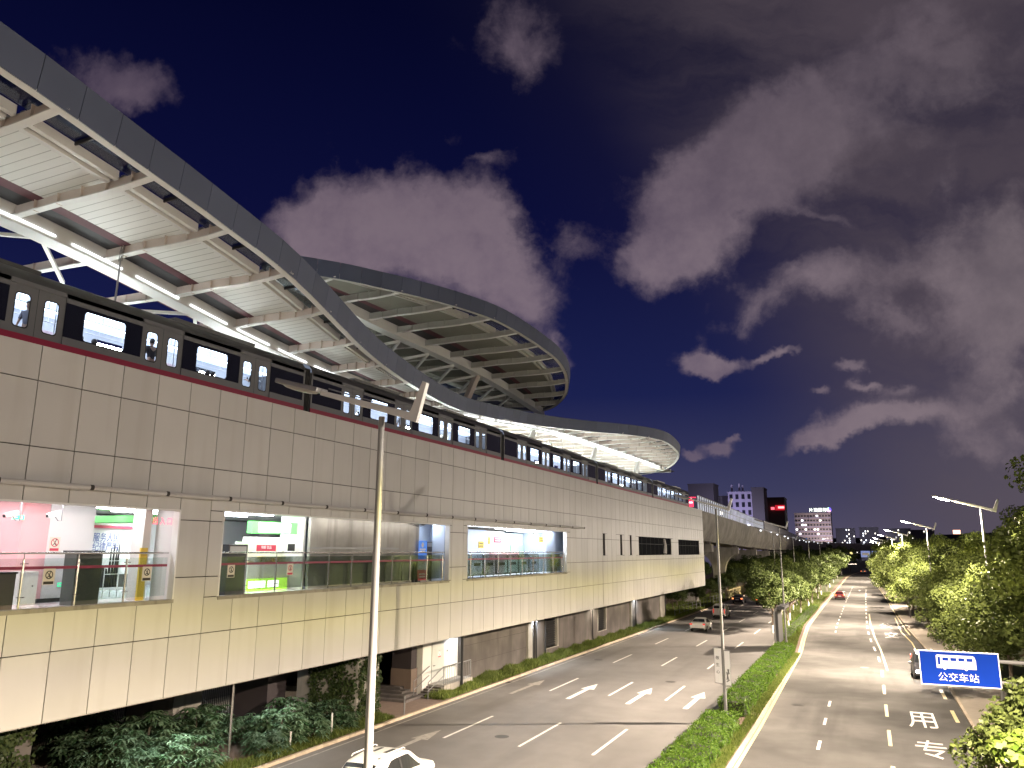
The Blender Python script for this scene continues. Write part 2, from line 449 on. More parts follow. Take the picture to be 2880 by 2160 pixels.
# clear air: deep navy overhead, violet-grey low down and towards the lit city on the right
ramp = N.new('ShaderNodeValToRGB'); L.new(mrange(el, 0., .8, 0, 1, False), ramp.inputs[0])
cr = ramp.color_ramp
cr.elements[0].position = 0; cr.elements[0].color = (*lin(88, 82, 106), 1)
cr.elements[1].position = 1; cr.elements[1].color = (*lin(4, 4, 30), 1)
for p_, c_ in ((.09, (60, 61, 94)), (.24, (27, 33, 78)), (.48, (12, 15, 56)), (.75, (5, 7, 38))):
    e = cr.elements.new(p_); e.color = (*lin(*c_), 1)
veil = ma('MULTIPLY', mrange(veil, .26, .60), mrange(rs, .16, .46))
air = mixc(ma('MULTIPLY', right, .6), ramp.outputs[0], lin(54, 49, 60))
air = mixc(ma('MULTIPLY', veil, .72), air, lin(84, 74, 82))
air = mixc(ma('MULTIPLY', mrange(rs, .12, .5), mrange(el, .30, .02)), air, lin(88, 80, 92))
cl_col = mixc(right, lin(122, 106, 120), lin(118, 107, 112))
cl_col = mixc(mrange(ntx, .35, .7, 0, .4), cl_col, lin(150, 134, 140))
cl_col = mixc(mrange(el, .22, .75, 0, .72), cl_col, lin(64, 54, 72))
col = mixc(ma('MULTIPLY', dens, .93), air, cl_col)
low = mrange(el, -.02, .0)
col = mixc(low, lin(20, 18, 20), col)
L.new(col, bg.inputs['Color']); bg.inputs['Strength'].default_value = 1.0
# ---------------------------------------------------------------- ground, roads, kerbs, markings
def interp(pts, y):
    xs = [p[1] for p in pts]; vs = [p[0] for p in pts]
    return float(np.interp(y, xs, vs))
ML = [(-8.55, -60), (-8.55, 60), (-8.7, 80), (-9.6, 92), (-11.3, 104), (-12.6, 125), (-12.8, 170), (-12.8, 340)]      # left road | median
MR = [(-5.95, -60), (-6.0, 45), (-6.2, 62), (-6.35, 78), (-6.95, 91), (-7.5, 106), (-7.6, 140), (-7.65, 270), (-7.6, 310), (-6.2, 350), (-3.5, 390), (.5, 445), (8, 500), (24, 570), (60, 640)]   # median | right road
RR = [(4.2, -60), (4.2, 76), (4.1, 88), (3.5, 105), (3.15, 130), (2.55, 182), (1.6, 240), (1.3, 290), (2.8, 340), (6, 390), (10.5, 440), (18, 490), (33, 550), (68, 615)]
LK = [(-23.75, -60), (-23.75, 340)]
def ys(a, b, st):
    n = max(1, int(round((b - a) / st)))
    return [a + (b - a) * i / n for i in range(n + 1)]
YS = ys(-60, 40, 10) + ys(45, 140, 5) + ys(150, 340, 10)
YF = YS + ys(350, 610, 10)
struct('ground', MB().box(-2500, 2500, -900, 2600, -1.0, -.03), M['terrain'])
struct('road', MB().grid([[(interp(LK, y), y, 0), (interp(ML, y), y, 0)] for y in YS]), M['asphalt'])
def curve(A, y):     # beyond y=340 the bus road swings right; march both edges by index
    return (interp(A, y), y)
rows = [[(interp(MR, y), y, 0), (interp(RR, y), y, 0)] for y in YS]
for y in ys(350, 600, 10):
    rows.append([(interp(MR, y + 20 * min(1, (y - 340) / 100)), y + 20 * min(1, (y - 340) / 100), 0), (interp(RR, y), y, 0)])
struct('road', MB().grid(rows), M['asphalt_r'])
def kerb(A, side, w=.16, h=.13, a=-60, b=340):
    """kerb of single stones about a metre long, outside the line A"""
    m = MB(); y = a
    while y < b:
        l = 1.0 if 20 < y < 90 else 5.
        x0, x1 = interp(A, y), interp(A, y + l)
        g = .012 if l < 2 else .02
        p = [(x0, y + g), (x1, y + l - g), (x1 + side * w, y + l - g), (x0 + side * w, y + g)]
        m.prism([(q[0], q[1], -.02) for q in p], (0, 0, h + .02))
        y += l
    return m
KERBM = M['kerb']
struct('kerb', kerb(LK, -1), KERBM); struct('kerb', kerb(ML, 1), KERBM)
struct('kerb', kerb(MR, -1, b=600), KERBM); struct('kerb', kerb(RR, 1, b=600), KERBM)
# verge under the station, median soil, right-hand footway
struct('verge_soil', MB().box(-60, -23.91, -60, 340, -.03, .115), M['soil'])
struct('median_soil', MB().grid([[(interp(ML, y) + .16, y, .10), (interp(MR, y) - .16, y, .10)] for y in YS]), M['soil'])
struct('median_grass', MB().grid([[(interp(ML, y) + .35, y, .118), (interp(MR, y) - 1.0, y, .118)] for y in YS if y > 76]), M['grassbase'])
struct('footway', MB().grid([[(interp(RR, y) + .16, y, .11), (interp(RR, y) + 3.2, y, .11)] for y in YS]), M['pave'])
struct('verge_grass', MB().grid([[(interp(RR, y) + 3.2, y, .1), (interp(RR, y) + 60, y, .1)] for y in YS]), M['grassbase'])
# painted markings
def dashes(xfun, spans, w=.15):
    m = MB()
    for a, b in spans:
        m.quad((xfun(a) - w / 2, a, .005), (xfun(a) + w / 2, a, .005), (xfun(b) + w / 2, b, .005), (xfun(b) - w / 2, b, .005))
    return m
sp = [(36.0 + 14.4 * k, 41.7 + 14.4 * k) for k in range(-3, 19)]
for xl, xf in ((-12.03, 0), (-15.65, 0), (-19.65, 0)):
    struct('lane_line', dashes(lambda y, xl=xl: xl - .012 * (y - 36) * .35, sp), M['paint'])
L1 = [(-2.85, -60), (-2.87, 56), (-4.05, 96), (-4.3, 108), (-4.45, 166), (-4.4, 300)]
L2 = [(.26, -60), (.22, 70), (.12, 77), (-.45, 91), (-.8, 104), (-1.0, 126), (-1.2, 175), (-1.3, 300)]
struct('lane_line', dashes(lambda y: interp(L1, y), [(41.4 + 5.8 * k, 43.3 + 5.8 * k) for k in range(-6, 2)] + [(52.7, 54.6)] + [(99.4 + 5.7 * k, 101.5 + 5.7 * k) for k in range(0, 9)] + [(158 + 6 * k, 161 + 6 * k) for k in range(0, 12)]), M['paint'])
struct('lane_line', dashes(lambda y: interp(L2, y), [(43.6 + 7.6 * k, 47.3 + 7.6 * k) for k in range(-6, 0)] + [(43.6, 47.3), (51, 54.8), (58.7, 62.4), (66.4, 69.9)], .17), M['paint_y'])
struct('lane_line', dashes(lambda y: interp(L2, y), [(75.2 + 7.8 * k, 78.6 + 7.8 * k) for k in range(0, 18)], .16), M['paint'])
def solid(pts, w, m):
    mb = MB(); rows = []
    for (x, y) in pts: rows.append([(x - w / 2, y, .0055), (x + w / 2, y, .0055)])
    return struct('edge_line', mb.grid(rows), m)
solid([(interp(MR, y) + .13, y) for y in YS if y < 340], .17, M['paint_y'])
solid([(interp(RR, y) - .2, y) for y in YS if 95 < y < 340], .14, M['paint_y'])
solid([(.62, 70), (.5, 76), (.32, 84.2), (-.09, 95.6), (-.47, 112), (-.6, 130)], .15, M['paint_y'])
solid([(3.35, 82), (3.3, 92), (2.72, 103), (2.65, 125)], .13, M['paint_y'])
solid([(-23.3, y) for y in YS], .12, M['paint_worn'])
solid([(interp(ML, y) - .25, y) for y in YS], .1, M['paint_worn'])
struct('edge_line', dashes(lambda y: 3.68, [(43.4 + 7.5 * k, 47 + 7.5 * k) for k in range(-4, 3)], .2), M['paint_y'])
def arrow(x, y, L=6., w=.15, hw=.46, hl=2.2):
    m = MB()
    m.quad((x - w, y, .005), (x + w, y, .005), (x + w, y + L - hl, .005), (x - w, y + L - hl, .005))
    m.quad((x - hw, y + L - hl, .005), (x + hw, y + L - hl, .005), (x, y + L, .005))
    return m
for i, x in enumerate((-21.6, -17.7, -13.9, -10.45)):
    struct('lane_arrow', arrow(x, 48.3), M['paint'] if i else M['paint_worn'])
struct('lane_arrow', arrow(-20.6, 30.5, 7), M['paint_worn'])
for i, x in enumerate((-5.9, -2.6)):
    struct('lane_arrow', arrow(x, 196 + i * 8), M['paint'])
def roadchar(ch, x0, x1, y0, y1, m):
    me = text_mesh(ch, 1., .0005)
    c = np.array([v.co[:] for v in me.vertices]); lo, hi = c.min(0), c.max(0)
    for v in me.vertices:
        v.co.x = x0 + (v.co.x - lo[0]) / (hi[0] - lo[0]) * (x1 - x0); v.co.y = y0 + (v.co.y - lo[1]) / (hi[1] - lo[1]) * (y1 - y0); v.co.z += .0055
    me.materials.clear(); me.materials.append(m); me.name = 'road_writing'
    o = link(bpy.data.objects.new('road_writing', me)); o['kind'] = 'structure'
M['paint_char'] = pm('road_paint_char', (.6, .56, .5), .6, var=.1, scale=5, wear=((.25, .23, .2), (5, 2, 1), .6))
roadchar('用', 1.25, 2.62, 48.7, 53.1, M['paint_char']); roadchar('专', 1.3, 2.62, 41.9, 45.6, M['paint_char'])
roadchar('公', .5, 2.0, 107.5, 114.5, M['paint_worn']); roadchar('交', .9, 2.3, 96, 102.5, M['paint_worn'])
# old repair patches in the asphalt
M['patchm'] = pm('asphalt_patch', (.165, .158, .15), .6, var=.2, scale=1.5, bump=.3)
for x0, x1, y0, y1 in ():
    struct('asphalt_repair', MB().quad((x0, y0, .003), (x1, y0 + .4, .003), (x1 - .2, y1, .003), (x0 + .1, y1 - .5, .003)), M['patchm'])

for x, y in ((-17.2, 37.5), (-13.4, 57.5), (-21.4, 66), (-4.6, 52.5), (-1.0, 71), (-5.0, 92)):
    struct('manhole_cover', MB().disc((x, y, .002), .36, (0, 0, 1), .004, 20), pm('cast_iron', (.05, .048, .046), .55) if 'cast_iron' not in bpy.data.materials else bpy.data.materials['cast_iron'])
for y in (35.5, 52, 68, 86):
    m = MB()
    for k in range(6): m.box(-23.62, -23.3, y + .1 * k, y + .1 * k + .05, .001, .008)
    struct('gully_grate', m, bpy.data.materials['cast_iron'])
# ---------------------------------------------------------------- station building
XF = -23.4                                     # street face of the cladding
ZR = [3.74, 5.83, 7.93, 10.03, 12.07, 14.13, 15.28]
WIN = [(4.0, 22.0, 7.16, 10.36), (24.28, 43.1, 7.16, 10.44), (45.55, 63.95, 7.16, 10.5),
       (74.2, 74.9, 8.49, 10.58), (80.1, 80.85, 8.49, 10.58), (83.8, 84.5, 8.49, 10.58), (87.4, 103.6, 8.46, 10.52), (107.9, 122.4, 8.42, 10.46)]
sta = thing('station_building', 'long cream panelled metro station with lit openings raised above the road', 'station', (XF, 65, 3.7))
def sub_rects(y0, y1, z0, z1):
    rs = [(y0, y1, z0, z1)]
    for wy0, wy1, wz0, wz1 in WIN:
        out = []
        for a, b, c_, d_ in rs:
            if b <= wy0 or a >= wy1 or d_ <= wz0 or c_ >= wz1: out.append((a, b, c_, d_)); continue
            if c_ < wz0: out.append((a, b, c_, wz0))
            if d_ > wz1: out.append((a, b, wz1, d_))
            zz0, zz1 = max(c_, wz0), min(d_, wz1)
            if a < wy0: out.append((a, wy0, zz0, zz1))
            if b > wy1: out.append((wy1, b, zz0, zz1))
        rs = out
    return [r for r in rs if r[1] - r[0] > .06 and r[3] - r[2] > .06]
YJ = [22.0 + 1.53 * k for k in range(-26, 69)]
YEND = 126.2
pan = MB(); back = MB()
for a, b in zip(YJ[:-1], YJ[1:]):
    for i, (c_, d_) in enumerate(zip(ZR[:-1], ZR[1:])):
        e = 127.3 if i < 2 else YEND
        if a >= e: continue
        for r in sub_rects(a, min(b, e), c_, d_):
            g = .017
            pan.box(XF - .05, XF + rnd.uniform(-.002, .002), r[0] + g, r[1] - g, r[2] + g, r[3] - g)
for r in sub_rects(-18, 126.1, 3.78, 15.2): back.box(XF - .3, XF - .06, *r)
pan.build('cladding_panels', M['panel'], sta)
back.build('wall_core', M['joint'], sta)
end = MB()
for c_, d_ in zip(ZR[:-1], ZR[1:]):
    for k in range(8): end.box(XF - .32 - 1.5 * k - 1.48, XF - .32 - 1.5 * k, (127.3 if c_ < 7 else YEND) - .05, (127.3 if c_ < 7 else YEND), c_ + .01, d_ - .01)
end.build('end_cladding', M['panel'], sta)
MB().box(-37, XF - .06, -18, 126, 3.72, 3.9).build('soffit', M['conc'], sta)
MB().box(-37, XF - .3, -18, 126.1, 6.6, 7.12).build('concourse_slab', M['floor'], sta)
MB().box(-37, XF - .3, -18, 126.1, 10.62, 10.8).build('concourse_ceiling', M['offwhite'], sta)
MB().box(-37, XF - .3, -18, 126.1, 14.6, 15.0).build('platform_slab', M['conc'], sta)
MB().box(-37, -28.0, -18, 126.1, 15.0, 15.32).build('platform', M['conc'], sta)
for y0, y1, z0, z1 in WIN[:3]:
    MB().box(XF - .3, XF + .035, y0 - (.05), y1 + .05, z0 - .13, z0 + .005).build('window_sill', M['conc'], sta)
    f = MB(); f.box(XF - .30, XF + .012, y0 - .03, y1 + .03, z1 - .005, z1 + .045); f.box(XF - .30, XF + .012, y1 - .01, y1 + .05, z0, z1); f.box(XF - .30, XF + .012, y0 - .05, y0 + .01, z0, z1)
    f.build('window_reveal', M['white'], sta)
for y0, y1, z0, z1 in WIN[3:6]:
    w = MB().box(XF - .28, XF - .24, y0, y1, z0, z1).build('slit_window', M['win_black'] if y0 < 78 else M['offwhite'], sta)
    MB().prism([(XF - .23, y0, z0), (XF - .23, y0, z0 + 1.3), (XF - .04, y0 + .02, z0)], (0, .5, 0)).build('hopper_sash', M['glass'], w)
for y0, y1, z0, z1 in WIN[6:8]:
    w = MB().box(XF - .26, XF - .2, y0, y1, z0, z1).build('ribbon_window', M['win_black'], sta)
    f = MB(); n = 8
    for k in range(n + 1): f.box(XF - .2, XF - .17, y0 + (y1 - y0) * k / n - .02, y0 + (y1 - y0) * k / n + .02, z0, z1)
    f.box(XF - .2, XF - .168, y0, y1, z0 + 1.25, z0 + 1.3)
    f.build('mullions', M['black'], w)
o = MB().tube([(XF - .12, 100.2, 8.6), (XF - .1, 100.6, 9.6), (XF - .12, 100.3, 10.4)], [.3, .2, .12], 6).build('tied_curtain', M['offwhite'], sta)
# sunshade over the big openings: outrigger tubes with a thin plate on them
for k in range(-6, 18):
    y = 17.75 + 3.065 * k
    if y > 68: break
    p0, p1 = (XF + .1, y - 3.02, 10.93), (XF + .62, y, 10.9)
    t = MB(); t.tube([p0, p1], .085, 10); o = t.build('sunshade_tube', M['panel'], sta, smooth=True)
    d_ = (Vector(p1) - Vector(p0)).normalized(); MB().tube([Vector(p1) - d_ * .1, Vector(p1) + d_ * .02], .09, 10).build('tube_end', M['joint'], o)
    MB().prism([(XF, y - 3.0, 10.86), (XF + .08, y - 3.0, 10.86), (XF + .56, y - .08, 10.83), (XF, y - .08, 10.83)], (0, 0, .03)).build('sunshade_blade', M['panel'], sta)
# balustrades in the openings
for y0, y1, z0, z1 in WIN[:3]:
    rail = MB().tube([(XF - .3, y0 + .1, 8.82), (XF - .3, y1 - .08, 8.82)], .035, 8).build('handrail', M['stainless'], sta, smooth=True)
    MB().box(XF - .31, XF - .30, y0 + .1, y1 - .1, 7.3, 8.66).build('balustrade_glass', M['glass'], sta)
    MB().box(XF - .294, XF - .29, y0 + .1, y1 - .1, 8.33, 8.42).build('warning_band', M['redband'], sta)
    k0 = {4.0: 22.0 - 1.87 * 9, 24.28: 26.0, 45.55: 46.6}[y0]; st = 1.87 if y0 < 45 else 2.13
    y = k0
    while y < y1:
        p = MB(); p.tube([(XF - .30, y, 7.14), (XF - .30, y, 8.62)], .035, 8); p.tube([(XF - .30, y, 8.6), (XF - .30, y, 8.8)], [.02, .012], 6)
        p.tube([(XF - .26, y - .13, 8.5), (XF - .26, y + .13, 8.5)], .016, 6); p.tube([(XF - .26, y - .13, 7.5), (XF - .26, y + .13, 7.5)], .016, 6)
        if y > y0: p.build('baluster', M['stainless'], sta, smooth=True)
        y += st
# inside walls, columns and ceiling strips
def wall(x0, x1, y0, y1, z0, z1, m, name='inner_wall', **k): return MB().box(x0, x1, y0, y1, z0, z1).build(name, m, sta, **k)
M['tilewall'] = pm('inner_wall_tile', (.7, .68, .68), .4, var=.03)
wall(-36.8, -36.5, -18, 126, 7.12, 10.62, M['offwhite'])
wall(-36.4, XF - .32, 67.0, 67.2, 7.12, 10.62, M['bluewall'])
wall(-31.2, -31.05, 23.0, 27.4, 7.12, 10.1, M['offwhite'], 'slogan_wall')
wall(-31.2, -31.05, 2, 19.6, 7.12, 10.6, M['conc'], 'rear_wall')
wall(-28.6, -26.5, 18.08, 19.08, 7.12, 10.62, M['pinkwall'], 'column')
wall(-28.4, -26.5, 19.09, 20.9, 7.12, 10.62, M['tilewall'], 'column_lining')
wall(-26.49, -26.46, 18.09, 20.88, 7.12, 7.25, M['darkm'], 'skirting')
wall(-25.1, -24.5, 21.42, 21.75, 7.12, 10.5, M['white'], 'column')
wall(-24.6, XF - .32, 22.05, 22.15, 7.12, 10.6, M['pinkwall' if 0 else 'tilewall'], 'partition')
wall(-24.55, -24.47, 21.36, 21.66, 7.12, 9.0, M['yellow'], 'column_guard')
wall(-31, -30.9, 20.5, 27.4, 9.85, 9.97, M['red'], 'red_stripe')
wall(-30.6, -26, 23.4, 25.4, 10.05, 10.3, M['green'], 'green_ceiling_panel')
wall(-24.75, -24.6, 31.25, 41.5, 7.12, 10.56, M['conc'], 'shutter_wall')
wall(-24.5, -24.42, 31.0, 39.0, 8.98, 9.08, M['greym'], 'bump_rail')
wall(-26.3, -24.9, 31.1, 31.24, 7.12, 10.56, M['offwhite'], 'partition')
wall(-25.6, -25.5, 42.0, 45.0, 7.12, 10.56, M['bluewall'], 'glazed_wall')
wall(-24.6, XF - .34, 43.12, 43.2, 7.12, 10.56, M['bluewall'], 'partition')
wall(-24.6, XF - .34, 23.1, 23.2, 7.12, 10.56, M['bluewall'], 'partition')
wall(-34.2, -34, 24.0, 45, 7.12, 10.56, M['tilewall'], 'rear_wall')
wall(-36, XF - .34, 44.3, 44.4, 7.12, 10.6, M['bluewall'], 'partition')
for k in range(5): wall(-24.58, -24.5, 32.6 + 1.75 * k, 33.9 + 1.75 * k, 7.2, 8.3 - .02 * k, M['yellow'] if 0 else pm('cream_box%d' % k, (.42, .41, .27 + .02 * k), .5), 'wall_cabinet')
# third opening: office lobby
wall(-31, -30.9, 44.4, 67, 7.12, 10.6, M['tilewall'], 'rear_wall')
wall(-27.0, -26.6, 47.5, 54.9, 7.12, 10.45, M['bluewall'], 'lobby_wall')
wall(-27.1, -26.65, 54.92, 58.3, 7.12, 10.4, M['tilewall'], 'lobby_wall')
wall(-28.8, -28.7, 61, 72 - 5.1, 7.12, 10.4, pm('mint_wall', (.62, .78, .72), .5), 'lobby_wall')
wall(-28.68, -28.6, 64, 66.9, 7.12, 9.4, pm('mint_door', (.48, .66, .55), .5), 'lobby_door')
wall(-24.9, -24.6, 62.3, 66.6, 7.12, 10.55, M['bluewall'], 'lobby_pier')
wall(-26.4, -26.2, 55, 60.2, 8.2, 8.75, M['pinkwall'], 'lobby_counter')
M['strip'] = em('ceiling_light', (.95, .97, 1.), 32.); M['strip_dim'] = em('ceiling_light_dim', (1., .96, .9), 9.)
M['strip_blue'] = em('ceiling_light_cool', (.76, .86, 1.), 42.)
M['strip_pink'] = em('ceiling_light_red', (1., .35, .4), 12.)
for x, y0, y1, mm in ((-24.6, 8, 21.3, 'strip'), (-27.6, 8, 17.5, 'strip'), (-28.2, 21.6, 27, 'strip'), (-30, 24.5, 31, 'strip'), (-29.6, 20.5, 23.2, 'strip'), (-24.35, 24.6, 31, 'strip'), (-26.5, 24.6, 30.6, 'strip_blue'), (-24.2, 31.6, 41, 'strip_dim'), (-28.5, 24.6, 31, 'strip_blue'),
                      (-24.5, 46, 60, 'strip_blue'), (-26.0, 55.5, 66, 'strip'), (-24.5, 42.0, 43.0, 'strip_blue'), (-24.1, 60.5, 63.7, 'strip_blue'), (-27.8, 61.5, 66.5, 'strip')):
    MB().box(x - .12, x + .12, y0, y1, 10.55, 10.6).build('ceiling_light', M[mm], sta)
MB().box(-25.8, -25.5, 14, 18, 10.5, 10.56).build('ceiling_light', M['strip_pink'], sta)
# ---- things standing or hanging in the concourse
text('wall_slogan', '诚 服务人民', .34, M['blue'] if 0 else pm('slogan_blue', (.08, .1, .3), .5), (-31.04, 24.95, 9.42), 'x', sta, sx=1.0, sy=1.25)
text('wall_slogan', '正 纪律严明', .34, bpy.data.materials['slogan_blue'], (-31.04, 24.95, 9.02), 'x', sta, sx=1.0, sy=1.25)
text('jamb_reflection', '出 入 口', .3, em('red_letter_reflection', (1., .08, .15), 2.2), (XF - .29, 21.5, 9.95), 'x', sta, sx=.85)  # glowing letters stand in for a red sign's reflection on the jamb
def nosmoke(y, z, x, label, r=.15, col='red', group=None):
    t = thing('warning_sign', label, 'sign', (x, y, z), group)
    MB().box(x, x + .004, y - .2, y + .2, z - .26, z + .24).build('board', pm('sticker_board', (.66, .62, .52), .5) if 'sticker_board' not in bpy.data.materials else bpy.data.materials['sticker_board'], t)
    m = MB(); m.disc((x + .005, y, z + .05), r, (1, 0, 0), .004, 24, r - .028)
    m.bar((x + .007, y - r * .65, z + .05 + r * .65), (x + .007, y + r * .65, z + .05 - r * .65), .02, .004, up=(1, 0, 0))
    m.build('prohibition_ring', M[col], t)
    m = MB(); m.tube([(x + .006, y + .03, z + .12), (x + .006, y - .01, z + .02), (x + .006, y + .06, z - .05)], .014, 5); m.tube([(x + .006, y - .01, z + .02), (x + .006, y - .07, z - .04)], .012, 5)
    m.disc((x + .004, y + .045, z + .145), .022, (1, 0, 0), .005, 10)
    m.build('figure', M['black'], t)
    MB().box(x + .0045, x + .007, y - .17, y + .17, z - .24, z - .15).build('caption_strip', M[col], t)
nosmoke(19.38, 9.12, -26.495, 'red no climbing sign on the white column lining beside the pink column')
for y, lab in ((17.27, 'beige no climbing sticker on glass in front of the white column'), (21.02, 'beige no climbing sticker on glass in front of the yellow guard'),
               (25.17, 'pale no climbing sticker on glass in front of the grey post cabinet'), (28.8, 'red lined no climbing sticker on glass in front of the snack kiosk')):
    nosmoke(y, 8.1, XF - .288, lab, .13, 'red' if y > 28 else 'joint', 'no climbing stickers on the balustrades')
def exit_sign(x, y, z, lab, hang=False):
    t = thing('exit_sign', lab, 'exit sign', (x, y, z), 'green exit signs')
    MB().box(x - .03, x, y - .22, y + .22, z - .09, z + .09).build('case', M['white'], t)
    MB().box(x + .001, x + .004, y - .2, y + .2, z - .075, z + .075).build('lit_face', em('exit_green', (.05, .75, .35), 1.2) if 'exit_green' not in bpy.data.materials else bpy.data.materials['exit_green'], t)
    m = MB(); m.bar((x + .006, y - .16, z), (x + .006, y - .04, z), .03, .004, up=(1, 0, 0)); m.quad((x + .006, y - .19, z), (x + .006, y - .12, z + .05), (x + .006, y - .12, z - .05))
    m.box(x + .004, x + .007, y + .04, y + .15, z - .05, z + .05); m.build('arrow', M['signwhite'], t)
    if hang: MB().tube([(x - .01, y, z + .09), (x - .01, y, 10.6)], .01, 5).build('hanger', M['greym'], t)
exit_sign(-26.46, 19.85, 7.7, 'small green exit sign low on the white column lining')
exit_sign(-26.45, 17.9, 10.0, 'green exit sign hung near the ceiling left of the pink column', True)
def cctv(x, y, z, lab, mat='white', L=.42):
    t = thing('security_camera', lab, 'camera', (x, y, z), 'security cameras')
    m = MB(); m.obox((x, y, z), (.06, 0, 0), (0, L / 2, .06), (0, -.02, .075)); m.build('housing', M[mat], t, bevel=.01)
    MB().disc((x, y - L / 2 - .005, z - .06), .05, (0, -1, -.25), .03, 12).build('lens', M['black'], t)
    m = MB(); m.tube([(x, y + .05, z - .06), (x, y + .18, z - .2), (x, y + .3, z - .2), (x, y + .3, 10.6)], .018, 6); m.build('bracket', M['greym'], t)
cctv(-24.8, 17.98, 10.08, 'white security camera on a bracket before the pink column')
cctv(-24.9, 16.6, 10.03, 'pink lit security camera near the left edge of the picture', 'pinkwall')
cctv(-25.0, 60.8, 10.35, 'white security camera over the third opening', 'white', .7)
t = thing('bin_cabinet', 'tall dark grey cabinet just behind the rail of the first opening', 'cabinet', (-24.4, 19.0, 7.12))
MB().box(-24.75, -24.15, 18.52, 19.52, 7.12, 8.84).build('body', pm('cab_grey', (.07, .075, .07), .35), t, bevel=.02)
MB().box(-24.8, -24.1, 18.48, 19.56, 8.84, 8.9).build('lid', M['darkm'], t)
t = thing('bin_cabinet', 'lower brown grey cabinet at the far left rail', 'cabinet', (-24.3, 15.8, 7.12))
MB().box(-24.75, -24.0, 15.0, 16.42, 7.12, 8.2).build('body', pm('cab_brown', (.16, .13, .125), .4), t, bevel=.02)
MB().box(-24.78, -23.97, 14.97, 16.45, 8.2, 8.25).build('lid', M['darkm'], t)
t = thing('post_cabinet', 'tall dark post cabinet at the left end of the second opening', 'cabinet', (-24.3, 26, 7.12))
MB().box(-24.5, -24.1, 25.36, 26.5, 7.12, 9.16).build('body', M['darkm'], t, bevel=.02)
MB().box(-24.09, -24.085, 25.45, 26.4, 8.86, 9.08).build('panel', M['greym'], t)
t = thing('storage_cabinet', 'low cream cabinet against the pink column', 'cabinet', (-26.2, 18.2, 7.12))
MB().box(-26.44, -25.9, 17.85, 18.5, 7.12, 8.2).build('body', M['offwhite'], t, bevel=.015)
MB().box(-25.899, -25.88, 18.3, 18.34, 7.7, 7.74).build('handle', M['black'], t)
t = thing('umbrella_rack', 'white wire rack of mops and folded umbrellas before the slogan wall', 'rack', (-27, 22.3, 7.12))
m = MB()
for y in (21.8, 22.45, 23.1):
    for x in (-27.2, -26.8): m.tube([(x, y, 7.12), (x, y, 8.55)], .018, 6)
for z in (7.45, 8.0, 8.5):
    for x in (-27.2, -26.8): m.tube([(x, 21.8, z), (x, 23.1, z)], .014, 6)
m.build('frame', M['white'], t)
for k, y in enumerate((22.15, 22.28, 22.4, 22.5)):
    MB().tube([(-27.0, y, 7.5), (-27.0, y + .02, 8.55 + .2 * (k % 2)), (-27, y + .02, 9.0 + .15 * (k % 2))], [.06, .035, .012], 6).build('mop', M['darkm'], t)
MB().prism([(-26.9, 21.75, 7.5), (-26.9, 22.12, 7.5), (-26.9, 21.98, 8.2), (-26.9, 21.78, 8.25)], (-.25, 0, 0)).build('dark_bag', M['black'], t)
MB().box(-27.1, -26.8, 22.7, 23.05, 7.5, 7.98).build('grey_box', M['greym'], t)
# snack kiosk
ks = thing('snack_kiosk', 'glowing snack kiosk with green sign and green counter in the second opening', 'kiosk', (-25.6, 29.6, 7.12))
MB().box(-26.3, -25.35, 27.95, 30.75, 7.12, 8.3).build('counter', M['offwhite'], ks)
MB().box(-25.34, -25.3, 27.9, 30.6, 7.16, 7.66).build('counter_light', em('lime_glow', (.45, .9, .08), 1.4), ks)
MB().box(-25.299, -25.29, 28.0, 29.1, 7.26, 7.56).build('glow_panel', em('white_glow', (1, 1, .9), 4), ks)
MB().box(-25.299, -25.29, 29.25, 30.0, 7.26, 7.56).build('glow_panel', bpy.data.materials['white_glow'], ks)
MB().box(-25.6, -25.3, 28.0, 31.1, 9.68, 10.22).build('fascia_sign', em('green_glow', (.12, .75, .12), 1.6), ks)
MB().box(-25.299, -25.285, 28.4, 30.6, 9.74, 10.16).build('sign_lettering_glow', em('white_glow2', (.95, 1, .97), 5), ks)
MB().box(-25.7, -25.28, 27.9, 31.15, 9.26, 9.5).build('light_box', bpy.data.materials['white_glow'], ks)
MB().box(-25.36, -25.33, 28.42, 29.7, 8.88, 9.16).build('menu_board', M['red'], ks)
text('menu_lettering', '特价 饮品', .16, M['signwhite'], (-25.325, 29.05, 9.04), 'x', ks)
MB().box(-25.36, -25.33, 29.85, 30.35, 8.9, 9.2).build('price_screen', em('screen_white', (.75, .85, 1), 1.5), ks)
MB().box(-25.36, -25.33, 30.55, 31.05, 8.88, 9.22).build('dark_screen', M['black'], ks)
m = MB(); m.box(-26.2, -26.1, 27.95, 31.1, 8.3, 9.3); m.build('back_panel', pm('kiosk_back', (.72, .72, .66), .5), ks)
for k, (y, c_) in enumerate(((28.3, (.8, .6, .35)), (28.7, (.75, .7, .6)), (29.1, (.85, .75, .4)), (29.6, (.7, .3, .2)), (30.05, (.85, .55, .2)), (30.5, (.8, .7, .5)))):
    MB().box(-25.75, -25.5, y - .15, y + .15, 8.3, 8.45 + .1 * (k % 3)).build('snack_tray', pm('snack%d' % k, c_, .5), ks)
MB().box(-25.4, -25.36, 28, 31.0, 8.3, 8.62).build('sneeze_guard', M['glass'], ks)
t = thing('roll_up_banner', 'blue roll-up banner with red foot standing right of the grey wall', 'banner', (-24.4, 41.7, 7.12))
MB().box(-24.42, -24.40, 41.17, 42.12, 8.4, 9.5).build('upper_print', em('banner_blue', (.08, .25, .85), .5), t)
MB().box(-24.42, -24.40, 41.17, 42.12, 7.8, 8.399).build('middle_print', pm('banner_pale', (.6, .68, .85), .5), t)
MB().box(-24.42, -24.40, 41.1, 42.12, 7.2, 7.799).build('lower_print', pm('banner_red', (.7, .08, .14), .5), t)
